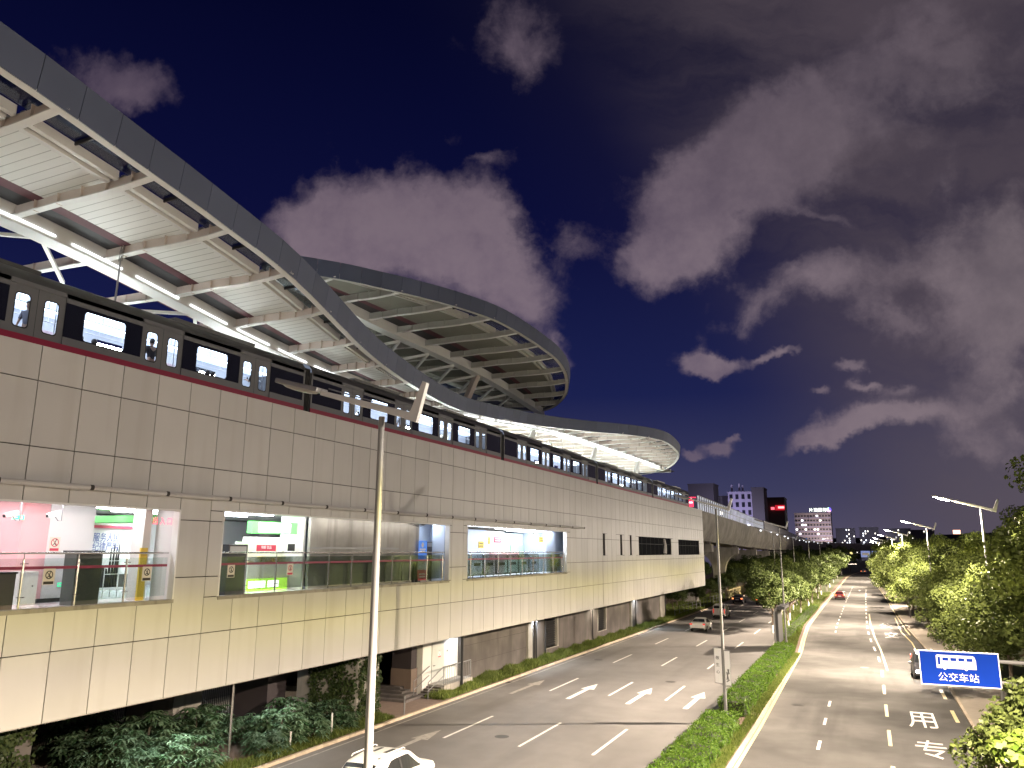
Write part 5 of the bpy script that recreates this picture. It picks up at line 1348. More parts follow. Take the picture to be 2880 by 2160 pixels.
SH = [(-25.6, 25.6, 1.0, 'pale lit shrub at the bottom edge'), (-26.8, 24.5, 1.05, 'whitish lit shrub left of the shiny pole'), (-28.4, 24.4, 1.1, 'shrub in the dark beside the ivy corner'), (-27.6, 26.6, 1.0, 'shrub behind the whitish lit one'), (-29.6, 27, 1.15, 'dim shrub before the slatted fence'), (-31, 28.6, 1.2, 'shrub at the foot of the pale column'), (-28.6, 29, 1.1, 'dark shrub right of the pale column'),
      (-24.85, 29.4, .9, 'lit shrub just right of the shiny pole'), (-25.6, 31, 1.05, 'shrub by the wooden stake'), (-25.0, 32.6, .95, 'green shrub before the ivy column'), (-26.6, 32.8, 1.1, 'tall shrub left of the ivy column'), (-27.6, 31.2, 1.0, 'dark shrub before the dark column'), (-25.3, 34.6, .95, 'shrub at the foot of the ivy column'), (-26.8, 34.9, .8, 'small shrub hugging the ivy column'), (-32.5, 26.2, 1.2, 'farthest left dim shrub'), (-30.4, 24.6, 1.15, 'low left shrub in near darkness'), (-30, 31.4, .9, 'shrub between the two columns')]
used = set()
for i, (x, y, s, lab) in enumerate(SH):
    place(sh[i % 2], (i % 2) not in used, [(x, y, s, R_.uniform(0, 6.28), lab, .1)], 'palmate leaved shrubs under the station'); used.add(i % 2)
def ivy(lab, faces, n, mat):
    t = thing('ivy', lab, 'ivy', (0, 0, 0)); P_, Nn = [], []
    for (o_, u_, v_, nr, dens) in faces:
        k = int(n * dens); a, b_ = rng.uniform(0, 1, k), rng.uniform(0, 1, k)
        keep = (np.sin(a * 9 + b_ * 4) + np.sin(b_ * 13 - a * 5) + rng.normal(size=k) * .7) > -.9
        q = np.array(o_) + np.outer(a, u_) + np.outer(b_, v_); P_.append(q[keep]); Nn.append(np.tile(nr, (keep.sum(), 1)))
    P_, Nn = np.concatenate(P_), np.concatenate(Nn).astype(float)
    P_ += Nn * rng.uniform(.02, .22, (len(P_), 1)) + rng.normal(size=P_.shape) * .03; Nn += rng.normal(size=P_.shape) * .5
    cards('leaves', P_, Nn, rng.uniform(.7, 1.4, len(P_)) * .15, mat, .8, t)
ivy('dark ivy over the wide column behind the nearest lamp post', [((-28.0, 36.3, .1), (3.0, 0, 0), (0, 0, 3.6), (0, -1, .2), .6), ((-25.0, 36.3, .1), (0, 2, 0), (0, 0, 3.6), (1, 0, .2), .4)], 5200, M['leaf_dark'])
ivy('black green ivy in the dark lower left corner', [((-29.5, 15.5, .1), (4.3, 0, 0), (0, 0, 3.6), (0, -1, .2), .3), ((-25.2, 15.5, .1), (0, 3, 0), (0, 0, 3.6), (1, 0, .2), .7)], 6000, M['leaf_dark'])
# ---------------------------------------------------------------- cars
PAINT = {k: pm('car_' + k, c_, .28, var=.03, spec=.6) for k, c_ in dict(white=(.86, .86, .85), cream=(.84, .83, .79), navy=(.03, .03, .05), red=(.24, .03, .045), plum=(.2, .06, .09), dark=(.04, .04, .045)).items()}
M['tail'] = em('tail_light', (1., .06, .04), .7); M['tail_hot'] = em('brake_light', (1., .2, .06), 5.)
M['head'] = em('head_light', (.95, .97, 1.), 90.)
ST = {   # y, zb, zbelt, zroof, w, wr   (front is +y)
 'suv': [(-2.28, .42, .86, .90, .80, .70), (-2.22, .34, .98, 1.06, .89, .76), (-2.05, .28, 1.02, 1.46, .92, .68), (-1.75, .25, 1.02, 1.64, .93, .66), (-.8, .24, 1.0, 1.70, .93, .66), (.1, .24, .99, 1.68, .93, .65), (.55, .24, .98, 1.55, .93, .66), (1.2, .25, .97, 1.06, .92, .80), (1.75, .27, .92, .98, .90, .78), (2.12, .32, .82, .88, .84, .72), (2.28, .42, .66, .70, .74, .62)],
 'sedan': [(-2.32, .42, .78, .82, .78, .68), (-2.25, .34, .92, .98, .87, .76), (-1.75, .26, .96, 1.04, .90, .78), (-1.05, .24, .95, 1.36, .90, .62), (-.6, .23, .94, 1.44, .90, .62), (.1, .23, .92, 1.45, .90, .62), (.5, .23, .91, 1.36, .90, .62), (1.15, .24, .90, .98, .90, .78), (1.8, .27, .84, .90, .87, .75), (2.15, .32, .74, .80, .80, .68), (2.3, .42, .6, .64, .7, .6)],
 'van': [(-2.3, .42, .9, .98, .80, .72), (-2.26, .32, 1.0, 1.2, .88, .78), (-2.15, .27, 1.02, 1.66, .90, .74), (-1.9, .25, 1.02, 1.76, .90, .74), (-.8, .24, 1.0, 1.80, .90, .74), (.3, .24, .98, 1.78, .90, .73), (.75, .24, .97, 1.66, .90, .72), (1.4, .25, .95, 1.08, .90, .8), (1.85, .28, .9, .97, .88, .76), (2.15, .33, .8, .86, .82, .7), (2.28, .42, .64, .7, .72, .62)]}
def car_thing(kind, paint, label, loc, rz=0, tails='tail', heads=False, roofglass=False, sc=1.):
    st = ST[kind]
    t = thing('parked_car' if False else {'suv': 'suv_car', 'sedan': 'sedan_car', 'van': 'van_car'}[kind], label, 'car', loc, 'vehicles on the roads')
    t['_w'] = (0, 0, 0)
    n = len(st)
    def ring(s):
        y, zb, zt, zr, w, wr = s
        h = [(0, zb), (w * .86, zb), (w * .98, zb + .12), (w, (zb + zt) / 2), (w * .985, zt - .06), (w * .95, zt), (wr + .04, zr - .1 if zr - zt > .2 else zr - .03), (wr * .93, zr - .02), (wr * .6, zr), (0, zr + .01)]
        return [(x, y, z) for x, z in h] + [(-x, y, z) for x, z in h[-2:0:-1]]
    m = MB(); rows = [ring(s) for s in st]; m.grid(rows, True); m.add(rows[0], [tuple(range(len(rows[0])))]); m.add(rows[-1], [tuple(range(len(rows[-1])))])
    m.build('body', PAINT[paint], t, smooth=True)
    A = np.array(st)
    def at(y): return [float(np.interp(y, A[:, 0], A[:, k])) for k in range(1, 6)]
    def side(y, s, sg):
        zb, zt, zr, w, wr = at(y); x0, z0, x1, z1 = w * .95, zt, wr + .04, zr - .1
        return (sg * (x0 + (x1 - x0) * s + .012), y, z0 + (z1 - z0) * s + .004)
    yb, yf = {'suv': (-1.9, 1.0), 'sedan': (-1.25, .95), 'van': (-2.0, 1.2)}[kind]
    for sg in (-1, 1):
        m = MB(); N_ = 14; rows = []
        for k in range(N_ + 1):
            y = yb + (yf - yb) * k / N_; top = .93 * min(1, .25 + 2.6 * k / N_) * min(1, .12 + 3.2 * (N_ - k) / N_)
            rows.append([side(y, .06, sg), side(y, max(.1, top), sg)])
        m.grid(rows); o = m.build('side_windows', M['darkglass'], t, fix=False)
        m = MB()
        for y in ((yb + yf) / 2 - .05, (yb + yf) / 2 + .02): m.bar(side(y, .06, sg), side(y, .93, sg), .05, .02)
        m.build('door_pillar', M['black'], o)
        m = MB(); m.obox((sg * (at(.75)[3] + .12), .8, at(.75)[1] + .06), (.11, 0, 0), (0, .07, 0), (0, 0, .075)); m.build('wing_mirror', PAINT[paint] if paint != 'white' else M['black'], t, bevel=.03)
        for y in (-1.38, 1.42):
            w = MB(); w.disc((sg * (at(y)[3] - .2), y, .33), .33, (sg, 0, 0), .215, 20); wo = w.build('wheel', M['rubber'], t)
            w = MB(); w.disc((sg * (at(y)[3] + .016), y, .33), .2, (sg, 0, 0), .006, 16); w.build('rim', M['greym'], wo)
        # rear lamps
        y0 = st[1][0] - .035; zt = st[1][2]
        m = MB(); m.obox((sg * st[1][4] * (.84 if kind != 'suv' else .9), y0 if kind != 'suv' else y0 + .05, zt - .06 if kind != 'suv' else 1.1), (.13 if kind == 'sedan' else .06 if kind == 'van' else .09, .0, 0), (0, .06, 0), (0, 0, .075 if kind == 'sedan' else .28 if kind == 'van' else .2)); m.build('tail_light', M[tails], t, bevel=.02)
        m = MB(); m.obox((sg * .60, st[-1][0] - .03, .62), (.16, .0, 0), (0, .07, 0), (0, 0, .075)); m.build('headlight', M['head'] if heads else M['signwhite'], t, bevel=.02)
    def topstrip(y0, y1, f, nm, mat, lift=.014):
        m = MB(); rows = []
        for k in range(7):
            y = y0 + (y1 - y0) * k / 6; zb, zt, zr, w, wr = at(y)
            rows.append([(wr * f * q, y, zr + lift - .02 * abs(q) ** 3) for q in (-1, -.6, 0, .6, 1)])
        m.grid(rows); m.build(nm, mat, t, fix=False)
    rb = {'suv': (-2.19, -1.88), 'sedan': (-1.68, -1.1), 'van': (-2.24, -2.02)}[kind]; wf = {'suv': (.52, 1.16), 'sedan': (.48, 1.12), 'van': (.76, 1.36)}[kind]
    topstrip(rb[0], rb[1], .92, 'rear_window', M['darkglass'], .02); topstrip(wf[0], wf[1], .94, 'windscreen', M['darkglass'], .02)
    if roofglass: topstrip(-.75, .35, .78, 'sunroof', M['darkglass'], .008)
    MB().box(-.26, .26, st[0][0] - .03, st[0][0] + .02, .62, .76).build('number_plate', M['signwhite'], t)
    MB().box(-.7, .7, st[0][0] - .015, st[0][0] + .2, .3, .44).build('rear_bumper_trim', M['black'], t)
    if kind == 'suv':
        for sg in (-1, 1): MB().tube([(sg * .6, -1.6, 1.7), (sg * .6, -1.5, 1.76), (sg * .6, .0, 1.76), (sg * .6, .15, 1.7)], .02, 6).build('roof_rail', M['signwhite'], t)
    t.rotation_euler = (0, 0, rz); t.scale = (sc,) * 3
    t['_w'] = tuple(loc)
    return t
car_thing('suv', 'cream', 'white suv with glowing tail lights partly hidden by the nearest lamp post', (-17.05, 27.0, 0), RAD(2), 'tail_hot', roofglass=True)
car_thing('sedan', 'cream', 'white saloon car seen from behind in the third lane', (-18.3, 95.0, 0), 0, 'tail')
car_thing('van', 'white', 'white people carrier ahead of the white saloon', (-19.3, 115, 0), RAD(1), 'tail')
car_thing('sedan', 'navy', 'dark saloon car by the left kerb near the trees', (-21.5, 147, 0), 0, 'tail_hot', sc=1.0)
car_thing('sedan', 'plum', 'dark red saloon car half hidden by the round trees', (-17.4, 146, 0), 0, 'tail_hot')
car_thing('sedan', 'red', 'dark red saloon car alone on the bus road', (-5.7, 167.8, 0), RAD(2), 'tail_hot')
car_thing('suv', 'dark', 'dark car with glaring headlights half hidden behind the bus stop sign', (3.2, 68.0, 0), RAD(180), 'tail', heads=True)
car_thing('sedan', 'cream', 'tiny pale car at the far road bend', (-2.3, 372, 0), RAD(-10), 'tail_hot')
# ---------------------------------------------------------------- viaduct, noise barrier, piers
PATH = [(-29.0, 127.4), (-29, 160), (-29.2, 200), (-29.8, 250), (-31, 310), (-32.5, 380), (-33, 450), (-31, 510), (-25, 565), (-13, 610), (6, 635), (30, 648), (70, 655)]
def zoff(s): return -.0125 * min(s, 110)
vp_ = []; acc = 0
for i, p in enumerate(PATH):
    if i: acc += math.dist(p, PATH[i - 1])
    a = Vector((*PATH[max(0, i - 1)], 0)); b_ = Vector((*PATH[min(len(PATH) - 1, i + 1)], 0)); d_ = (b_ - a).normalized()
    vp_.append((Vector((*p, 0)), Vector((d_.y, -d_.x, 0)), zoff(acc), acc))
vd = thing('viaduct', 'long grey concrete metro viaduct curving away beyond the station', 'viaduct', (-29, 127.4, 10))
m = MB(); rows = []
for p, r, z, s in vp_:
    pr = [(4.6, 15.4), (4.6, 14.4), (4.2, 12.6), (3.2, 10.75), (-3.2, 10.75), (-4.2, 12.6), (-4.6, 14.4), (-4.6, 15.4), (-4.4, 15.4), (-4.4, 14.3), (4.4, 14.3), (4.4, 15.4)]
    rows.append([tuple(p + r * q + Vector((0, 0, h + z))) for q, h in pr])
m.grid(rows, True); m.add(rows[0], [tuple(range(12))]); m.build('deck', M['conc'], vd, smooth=True)
nb = thing('noise_barrier', 'pale slatted noise barrier standing on the viaduct edge past the station', 'barrier', (-24.4, 128, 15.3))
M['slat'] = em('noise_barrier_glow', (.62, .68, .8), .30)  # weak glow in the panels stands in for light from behind
def along(s):
    for (p, r, z, q), (p2, r2, z2, q2) in zip(vp_[:-1], vp_[1:]):
        if s <= q2:
            f = (s - q) / (q2 - q); return p.lerp(p2, f), r.lerp(r2, f).normalized(), z + (z2 - z) * f
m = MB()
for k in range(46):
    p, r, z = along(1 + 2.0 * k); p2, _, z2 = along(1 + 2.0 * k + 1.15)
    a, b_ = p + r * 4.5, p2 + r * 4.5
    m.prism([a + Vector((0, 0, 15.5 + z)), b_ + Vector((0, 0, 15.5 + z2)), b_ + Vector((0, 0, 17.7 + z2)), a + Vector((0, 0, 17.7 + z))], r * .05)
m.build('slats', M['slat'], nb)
m = MB()
for zz in (15.45, 16.5, 17.72):
    rows = []
    for k in range(12):
        p, r, z = along(1 + 8.4 * k); rows.append([tuple(p + r * q + Vector((0, 0, zz + h + z))) for q, h in ((4.44, 0), (4.58, 0), (4.58, .08), (4.44, .08))])
    m.grid(rows, True)
m.build('frame', M['greym'], nb)
m = MB(); rows = []
for k in range(30):
    p, r, z = along(95 + 15 * k); h_ = max(0, 2.2 - k * .12); rows.append([tuple(p + r * q + Vector((0, 0, 15.41 + h + z))) for q, h in ((4.45, 0), (4.55, 0), (4.55, .55 + h_), (4.45, .55 + h_))])
m.grid(rows, True); m.build('far_rail', M['greym'], nb)
M['city_em'] = em('small_city_lamp', (.85, .9, 1.), 6.)
for k in range(16):
    s = 60 + 24 * k + rnd.uniform(-5, 5); q = along(s)
    if not q: break
    p, r, z = q; c_ = p + r * 4.7 + Vector((0, 0, 15.0 + z + rnd.uniform(-.1, .7)))
    o = tag(MB().box(c_.x - .15, c_.x + .15, c_.y - .8, c_.y + .8, c_.z - .08, c_.z + .08).build('walkway_lamp', M['city_em']), 'tiny white lamp on the viaduct parapet', 'lamp', 'lamps along the viaduct parapet')
pier0 = thing('viaduct_pier', 'x', 'pier', (0, 0, 0), 'hammerhead piers of the viaduct')
m = MB(); prof = []
for k in range(9):
    a = math.pi / 2 * k / 8; prof.append((1.2 + 2.9 * (1 - math.cos(a)), 4.6 + 4.0 * math.sin(a)))
pol = [(1.2, 0)] + prof + [(4.1, 9.9), (-4.1, 9.9)] + [(-x, z) for x, z in reversed(prof)] + [(-1.2, 0)]
m.prism([(x, -.95, z) for x, z in pol], (0, 1.9, 0)); m.build('hammerhead', M['conc'], pier0)
m = MB()
for s in (-1, 1): m.box(s * 3.4 - .35, s * 3.4 + .35, -.7, .7, 9.9, 10.4)
m.build('bearings', M['conc_dark'], pier0)
od = ['nearest', 'second', 'third', 'fourth', 'fifth', 'sixth', 'seventh', 'eighth', 'ninth', 'tenth', 'eleventh', 'twelfth', 'thirteenth', 'fourteenth', 'fifteenth', 'sixteenth', 'seventeenth']
for k in range(17):
    q = along(15 + 31 * k)
    if not q: break
    p, r, z = q; lab = '%s curved hammerhead pier counted from the station' % od[k]; rz = math.atan2(-r.x, r.y) + math.pi / 2
    if k == 0: pier0.location = (p.x, p.y, z + .38); pier0.rotation_euler = (0, 0, rz); pier0['label'] = lab
    else: dup(pier0, (p.x, p.y, z + .38), lab, rz)
# wire fence along the left kerb past the station
wf_ = thing('wire_fence', 'thin wire fence on the grass slope past the station end', 'fence', (-24.6, 130, .1))
for k in range(16): MB().tube([(-24.7, 110 + 3 * k, .1), (-24.7, 110 + 3 * k, 1.5)], .035, 6).build('post', M['lamp_pole'], wf_)
m = MB()
for z in (.5, 1.0, 1.45): m.tube([(-24.7, 110, z), (-24.7, 155, z)], .012, 4)
m.build('wires', M['greym'], wf_)
pf = thing('picket_fence', 'pale upright rail fence by the left kerb near the dark saloon', 'fence', (-24.5, 162, .1))
m = MB()
for k in range(30): m.box(-24.53, -24.47, 152 + .8 * k, 152.12 + .8 * k, .1, 2.0)
m.box(-24.52, -24.48, 152, 176, 1.7, 1.8); m.box(-24.52, -24.48, 152, 176, .4, .5); m.build('rails', M['paint_y'], pf)
for y in (152, 176): MB().box(-24.65, -24.35, y - .15, y + .15, .1, 2.2).build('post', M['kerb'], pf)
# billboard seen edge-on at the median
bb = thing('billboard', 'white rimmed dark billboard seen edge-on at the median kerb', 'billboard', (-8.3, 81, .1))
MB().box(-8.42, -8.18, 79.2, 83.2, .6, 3.6).build('panel', M['darkm'], bb)
m = MB(); m.tube([(-8.5, 79.1, .1), (-8.5, 79.1, 3.4), (-8.3, 79.1, 3.75), (-7.9, 79.1, 3.8)], .09, 8); m.build('bent_post', M['lamp_pole'], bb, smooth=True)
m = MB(); m.box(-8.2, -7.5, 79.0, 83.4, 3.7, 3.95); m.build('hood', M['darkm'], bb)
# bus stop sign
bs = thing('bus_stop_sign', 'blue bus stop sign with white bus emblem hanging among the right trees', 'sign', (2.4, 32.5, 4.9))
YS_ = 32.5; sc_ = YS_ / 30.
x0, x1, z0, z1 = 1.23 * sc_, 3.5 * sc_, 9 - (9 - 4.79) * sc_, 9 - (9 - 5.86) * sc_
MB().box(x0, x1, YS_, YS_ + .03, z0, z1).build('board', M['signwhite'], bs)
MB().box(x0 + .035, x1 - .035, YS_ - .004, YS_, z0 + .035, z1 - .035).build('blue_field', M['blue'], bs)
W_, H_ = x1 - x0, z1 - z0
def sx_(f): return x0 + W_ * f
def sz_(f): return z0 + H_ * f
m = MB(); y_ = YS_ - .008
bus = [(.22, .50), (.22, .86), (.235, .885), (.68, .885), (.70, .86), (.715, .74), (.715, .50)]
m.prism([(sx_(a), y_, sz_(b)) for a, b in bus], (0, .003, 0)); bo = m.build('bus_emblem', M['signwhite'], bs)
m = MB()
for a in (.30, .40, .50, .60): m.box(sx_(a), sx_(a + .075), y_ - .002, y_, sz_(.72), sz_(.81))
m.box(sx_(.24), sx_(.272), y_ - .002, y_, sz_(.6), sz_(.82)); m.build('emblem_windows', M['blue'], bo)
for a in (.32, .585):
    w = MB(); w.disc((sx_(a), y_ - .001, sz_(.50)), .068, (0, -1, 0), .003, 20); wo = w.build('emblem_wheel', M['blue'], bo)
    w = MB(); w.disc((sx_(a), y_ - .004, sz_(.50)), .048, (0, -1, 0), .003, 20, .022); w.build('wheel_ring', M['signwhite'], bo)
text('lettering', '公交车站', .31, M['signwhite'], (sx_(.48), y_ + .002, sz_(.235)), 'y', bs, sx=1.02, ext=.002)
m = MB(); m.tube([(x0 + .3, YS_ + .09, z1 - .25), (8.0, YS_ + .09, z1 - .32)], .06, 8); m.tube([(x0 + .3, YS_ + .09, z0 + .25), (8.0, YS_ + .09, z0 + .1)], .06, 8); m.build('arm', M['lamp_pole'], bs, smooth=True)
MB().tube([(8.0, YS_ + .1, .1), (8.0, YS_ + .1, 6.6)], .13, 10).build('post', M['lamp_pole'], bs, smooth=True)
# small post and signs by the bus bay
t = thing('stop_post', 'pale upright post on the footway past the bus bay', 'post', (4.6, 125, .1)); MB().tube([(4.6, 125, .1), (4.6, 125, 5.2)], .08, 8).build('pole', M['lamp_pole'], t); MB().box(4.3, 4.9, 124.97, 125, 3.9, 4.9).build('plate', M['greym'], t)
t = thing('stop_post', 'thin post with small box beside the bus bay kerb', 'post', (4.9, 112, .1)); MB().tube([(4.9, 112, .1), (4.9, 112, 3.6)], .06, 8).build('pole', M['lamp_pole'], t); MB().box(4.6, 5.2, 111.9, 112.1, .3, 1.2).build('box', M['offwhite'], t)
# far overhead direction signs
t = thing('gantry_sign', 'far blue direction signs on a gantry arm over the road bend', 'sign', (0, 330, 0))
MB().tube([(-12, 330, 8.3), (6, 330, 8.3)], .12, 6).build('arm', M['lamp_pole'], t); MB().tube([(6, 330, 0), (6, 330, 8.6)], .2, 8).build('post', M['lamp_pole'], t)
for x in (-1.0, 2.8): MB().box(x - 1.6, x + 1.6, 329.8, 329.85, 6.9, 9.2).build('sign_board', em('far_blue', (.3, .4, .9), .45) if x < 0 else bpy.data.materials['far_blue'], t); MB().box(x - 1.2, x + 1.2, 329.78, 329.8, 7.6, 8.5).build('print', M['signwhite'], t)
MB().disc((-6, 329.8, 8.3), .5, (0, -1, 0), .05, 12).build('yellow_disc', em('amber_far', (1, .8, .3), 1.2), t)
t = thing('signal_mast', 'far bare mast arm crossing below the blue direction signs', 'mast', (0, 300, 0)); MB().tube([(-14, 300, 4.6), (-4, 300, 4.7)], .1, 6).build('arm', M['lamp_pole'], t); MB().tube([(-14, 300, 0), (-14, 300, 4.9)], .15, 6).build('post', M['lamp_pole'], t)

# ---------------------------------------------------------------- city skyline
M['bpurple'] = pm('facade_lilac', (.40, .36, .52), .8); M['bdark'] = pm('facade_dark', (.10, .09, .11), .9); M['bbrown'] = pm('facade_mauve', (.34, .28, .30), .8)
M['win_dark'] = pm('window_dark', (.02, .02, .035), .3); M['win_lit'] = em('window_lit', (1., .93, .8), 3.2); M['win_cool'] = em('window_cool', (.85, .92, 1.), 4.)
M['glow_facade'] = em('facade_floodlit', (.155, .135, .225), .38)
def building(label, x0, x1, y, h, wm, cols, rows, lit, depth=18, ww=.55, wh=.5, dark=True, top=None, seed=1, z0=0):
    t = thing('city_building', label, 'building', ((x0 + x1) / 2, y + depth / 2, 0), 'city buildings on the skyline')
    MB().box(x0, x1, y, y + depth, 0, h).build('wall', wm, t)
    MB().box(x0 - .3, x1 + .3, y - .3, y + depth + .3, h, h + .7).build('roof', wm, t)
    rr = random.Random(seed); cw, ch = (x1 - x0) / cols, (h - 10) / rows
    first = {}
    for j in range(rows):
        for i in range(cols):
            on = rr.random() < lit
            if not on and not dark: continue
            k = 'window_lit' if on else 'window_dark'
            cx, cz = x0 + (i + .5) * cw, 10 + (j + .5) * ch
            mm = M['win_dark'] if not on else (M['win_lit'] if rr.random() < .6 else M['win_cool'])
            key = mm.name
            if key not in first:
                o = MB().box(-cw * ww / 2, cw * ww / 2, -.12, 0, -ch * wh / 2, ch * wh / 2).build('window', mm, origin=(0, 0, 0)); first[key] = o
            else:
                o = first[key].copy(); link(o)
            o.parent = t; o.location = (cx - (x0 + x1) / 2, y - .02 - (y + depth / 2), cz)
            if '_w' in o: o['_w'] = (cx, y, cz)
    return t
b = building('lilac office block with dark square windows left of the red sign', -76.6, -62.2, 500, 44, M['bpurple'], 4, 7, 0.0, wh=.6, ww=.5)
for k, (x, hh) in enumerate(((-74.5, 4.5), (-70, 5), (-68, 4))): MB().box(x - .5, x + .5, 503, 504, 44.7, 44.7 + hh).build('roof_mast', M['bpurple'], b)
building('dark slab tower behind the train end', -102, -86, 505, 50, M['bdark'], 4, 9, .0, dark=False)
building('dark lower block behind the noise barrier', -86, -77, 520, 43, M['bdark'], 3, 8, .06, dark=False, seed=5)
building('dark tower right of the lilac block', -61.8, -54.8, 495, 46, M['bdark'], 3, 9, .02, dark=False, seed=2)
building('dark brown tower under the red sign', -57, -46.5, 530, 42, pm('facade_umber', (.09, .065, .06), .9), 4, 10, .02, dark=False, seed=3)
rs_ = thing('roof_sign', 'glowing red roof sign on the dark brown tower', 'sign', (-48.5, 545, 40))
MB().box(-52.0, -46.2, 529, 529.3, 34.4, 37.6).build('board', em('red_sign', (.75, .02, .04), .7), rs_)
MB().box(-50.2, -46.6, 528.8, 529, 35.5, 36.8).build('lit_band', em('red_sign_hot', (1., .35, .35), 2.5), rs_); MB().box(-54.6, -52.5, 529, 529.2, 34.8, 36.4).build('side_band', em('red_sign_mid', (1., .12, .16), 2.2), rs_)
wb = building('wide mauve block with scattered lit windows and white roof letters', -46.2, -22.2, 600, 35, M['bbrown'], 12, 8, .17, wh=.34, ww=.6, seed=11)
for j in range(8): MB().box(-46.3, -22.1, 599.8, 600, 10 + 3.125 * j, 10.5 + 3.125 * j).build('floor_band', M['bpurple'], wb)
ls = thing('roof_letters', 'four white lit characters and a coloured disc on the wide mauve block', 'sign', (-30, 600, 35.7))
M['letter_on'] = em('roof_letter_lit', (.9, 1., .85), 3.5)
for k, ch in enumerate('片潮国际'): text('roof_letter', ch, 2.8, M['letter_on'], (-34.8 + 3.05 * k, 599.5, 37.4), 'y', ls, ext=.1)
for a0, cc in ((90, (.5, 1., .6)), (210, (1., .45, .75)), (330, (.15, .1, 1.))):
    m = MB(); c0 = Vector((-22.6 - .4, 599.5, 37.6)); m.prism([c0] + [c0 + Vector((1.6 * math.cos(RAD(a0 + q)), 0, 1.6 * math.sin(RAD(a0 + q)))) for q in range(0, 121, 20)], (0, .2, 0)); m.build('disc_sector', em('disc_%d' % a0, cc, 1.6), ls)
building('dark residential block with cool lit windows right of the wide block', -29.5, -11, 900, 32, M['bdark'], 8, 10, .3, dark=False, seed=21, wh=.55, ww=.4)
building('dark residential block in the middle of the far skyline', -6.8, 11.5, 905, 33, M['bdark'], 8, 10, .28, dark=False, seed=22, wh=.55, ww=.4)
building('low dark block with a bright roof corner behind the second lamp', 18, 40, 880, 31, M['bdark'], 9, 9, .16, dark=False, seed=23, wh=.55, ww=.4)
building('far dark block behind the right trees', 41, 62, 900, 30, M['bdark'], 8, 9, .12, dark=False, seed=24, wh=.55, ww=.4)
t = thing('lit_shopfront', 'bright white lit shop roof by the viaduct curve', 'building', (-52, 560, 12)); MB().box(-44, -32, 555, 562, 12.5, 15.5).build('lit_sign', em('shop_white', (.75, .95, 1.), 4.5), t); MB().box(-45, -31, 556, 566, 0, 12.5).build('wall', M['bdark'], t); MB().box(-40, -36, 554.9, 555, 15.5, 17).build('blue_sign', em('shop_blue', (.1, .3, 1.), 1.2), t)
t = thing('lit_shopfront', 'green lit sign by the far viaduct curve', 'building', (-24, 570, 9)); MB().box(-27.5, -22.5, 552, 556, 0, 10.2).build('wall', M['bdark'], t); MB().box(-27, -23, 551.8, 552, 10.3, 12.6).build('green_sign', em('shop_green', (.1, 1., .45), 2.0), t)
for k in range(34):
    x = rnd.uniform(-42, 58); y = rnd.uniform(660, 860); z = rnd.uniform(8, 17)
    tag(MB().box(x - .5, x + .5, y, y + .3, z - .35, z + .35).build('far_lamp', rnd.choice([M['city_em'], M['win_lit'], M['win_cool']])), 'tiny far city lamp below the skyline', 'lamp', 'far city lamps')
t = tag(MB().box(61, 66, 700, 700.4, 22.5, 25.5).build('neon_sign', em('neon_mix', (1., .5, .35), 3.)), 'small orange and violet neon sign behind the right trees', 'sign')
struct('hills', MB().grid([[(-900, 1500, 0), (-900, 1500, 20)], [(-300, 1400, 0), (-300, 1400, 26)], [(0, 1350, 0), (0, 1350, 30)], [(200, 1350, 0), (200, 1350, 38)], [(420, 1300, 0), (420, 1300, 44)], [(900, 1300, 0), (900, 1300, 40)]]), pm('hill_dark', (.03, .03, .035), 1.))
# ---------------------------------------------------------------- street lamps (the lit ones light the scene)
M['lamp_on'] = em('lamp_lens_lit', (1., .88, .68), 160.)
M['lamp_off'] = pm('lamp_lens_off', (.25, .25, .25), .3)
def make_lamp(lit, lab, grp):
    t = thing('street_lamp', lab, 'street lamp', (0, 0, 0), grp)
    p = MB(); p.tube([(0, 0, .1), (0, 0, .5)], .13, 12); p.tube([(0, 0, .5), (0, 0, 11.32)], [.09, .055], 12); p.lathe((0, 0, .1), [(.24, 0), (.24, .03), (.13, .05)])
    p.build('pole', M['lamp_pole'], t, smooth=True)
    a = MB(); a.bar((.66, 0, 11.28), (-1.35, 0, 11.86), .10, .14, h2=.09); a.build('arm', M['lamp_arm'], t, bevel=.015)
    f = MB(); f.prism([(.5, -.05, 11.24), (.74, -.05, 11.17), (.93, -.05, 11.86), (.85, -.05, 11.9), (.62, -.05, 11.38)], (0, .1, 0)); f.build('fin', M['lamp_arm'], t)
    h = MB(); h.obox((-1.85, 0, 12.03), (-.5, 0, .135), (0, .17, 0), (.012, 0, .045)); h.build('lamp_head', M['greym'], t, bevel=.02)
    g = MB(); rows = []
    for k in range(9):
        f = -1 + k / 4; c_ = Vector((-1.86 - .42 * f, 0, 11.99 + .113 * f)); dp = .07 * math.sqrt(max(.02, 1 - f * f))
        rows.append([tuple(c_ + Vector((0, .15 * math.cos(a) * math.sqrt(max(.05, 1 - f ** 4)), -dp * math.sin(a)))) for a in [math.pi * q / 8 for q in range(9)]])
    g.grid(rows); g.build('lens', M['lamp_on'] if lit else M['lamp_off'], t, smooth='all')
    s = MB(); s.tube([(-.2, 0, 11.62), (-1.2, 0, 11.93)], .012, 5); s.build('stay_wire', M['greym'], t)
    return t
def spot(name, par, loc, target, power, size, blend, col, r=.12):
    l = bpy.data.lights.new(name, 'SPOT'); l.energy = power; l.spot_size = RAD(size); l.spot_blend = blend; l.color = col; l.shadow_soft_size = r
    o = link(bpy.data.objects.new(name, l)); o.location = loc
    o.rotation_euler = (Vector(target) - Vector(loc)).to_track_quat('-Z', 'Y').to_euler()
    if par is not None: o.parent = par
    return o
WARM = (1., .93, .83)
lit0 = make_lamp(True, 'lit street lamp glaring over the bus road nearest tree tops', 'lit street lamps along the right kerb')
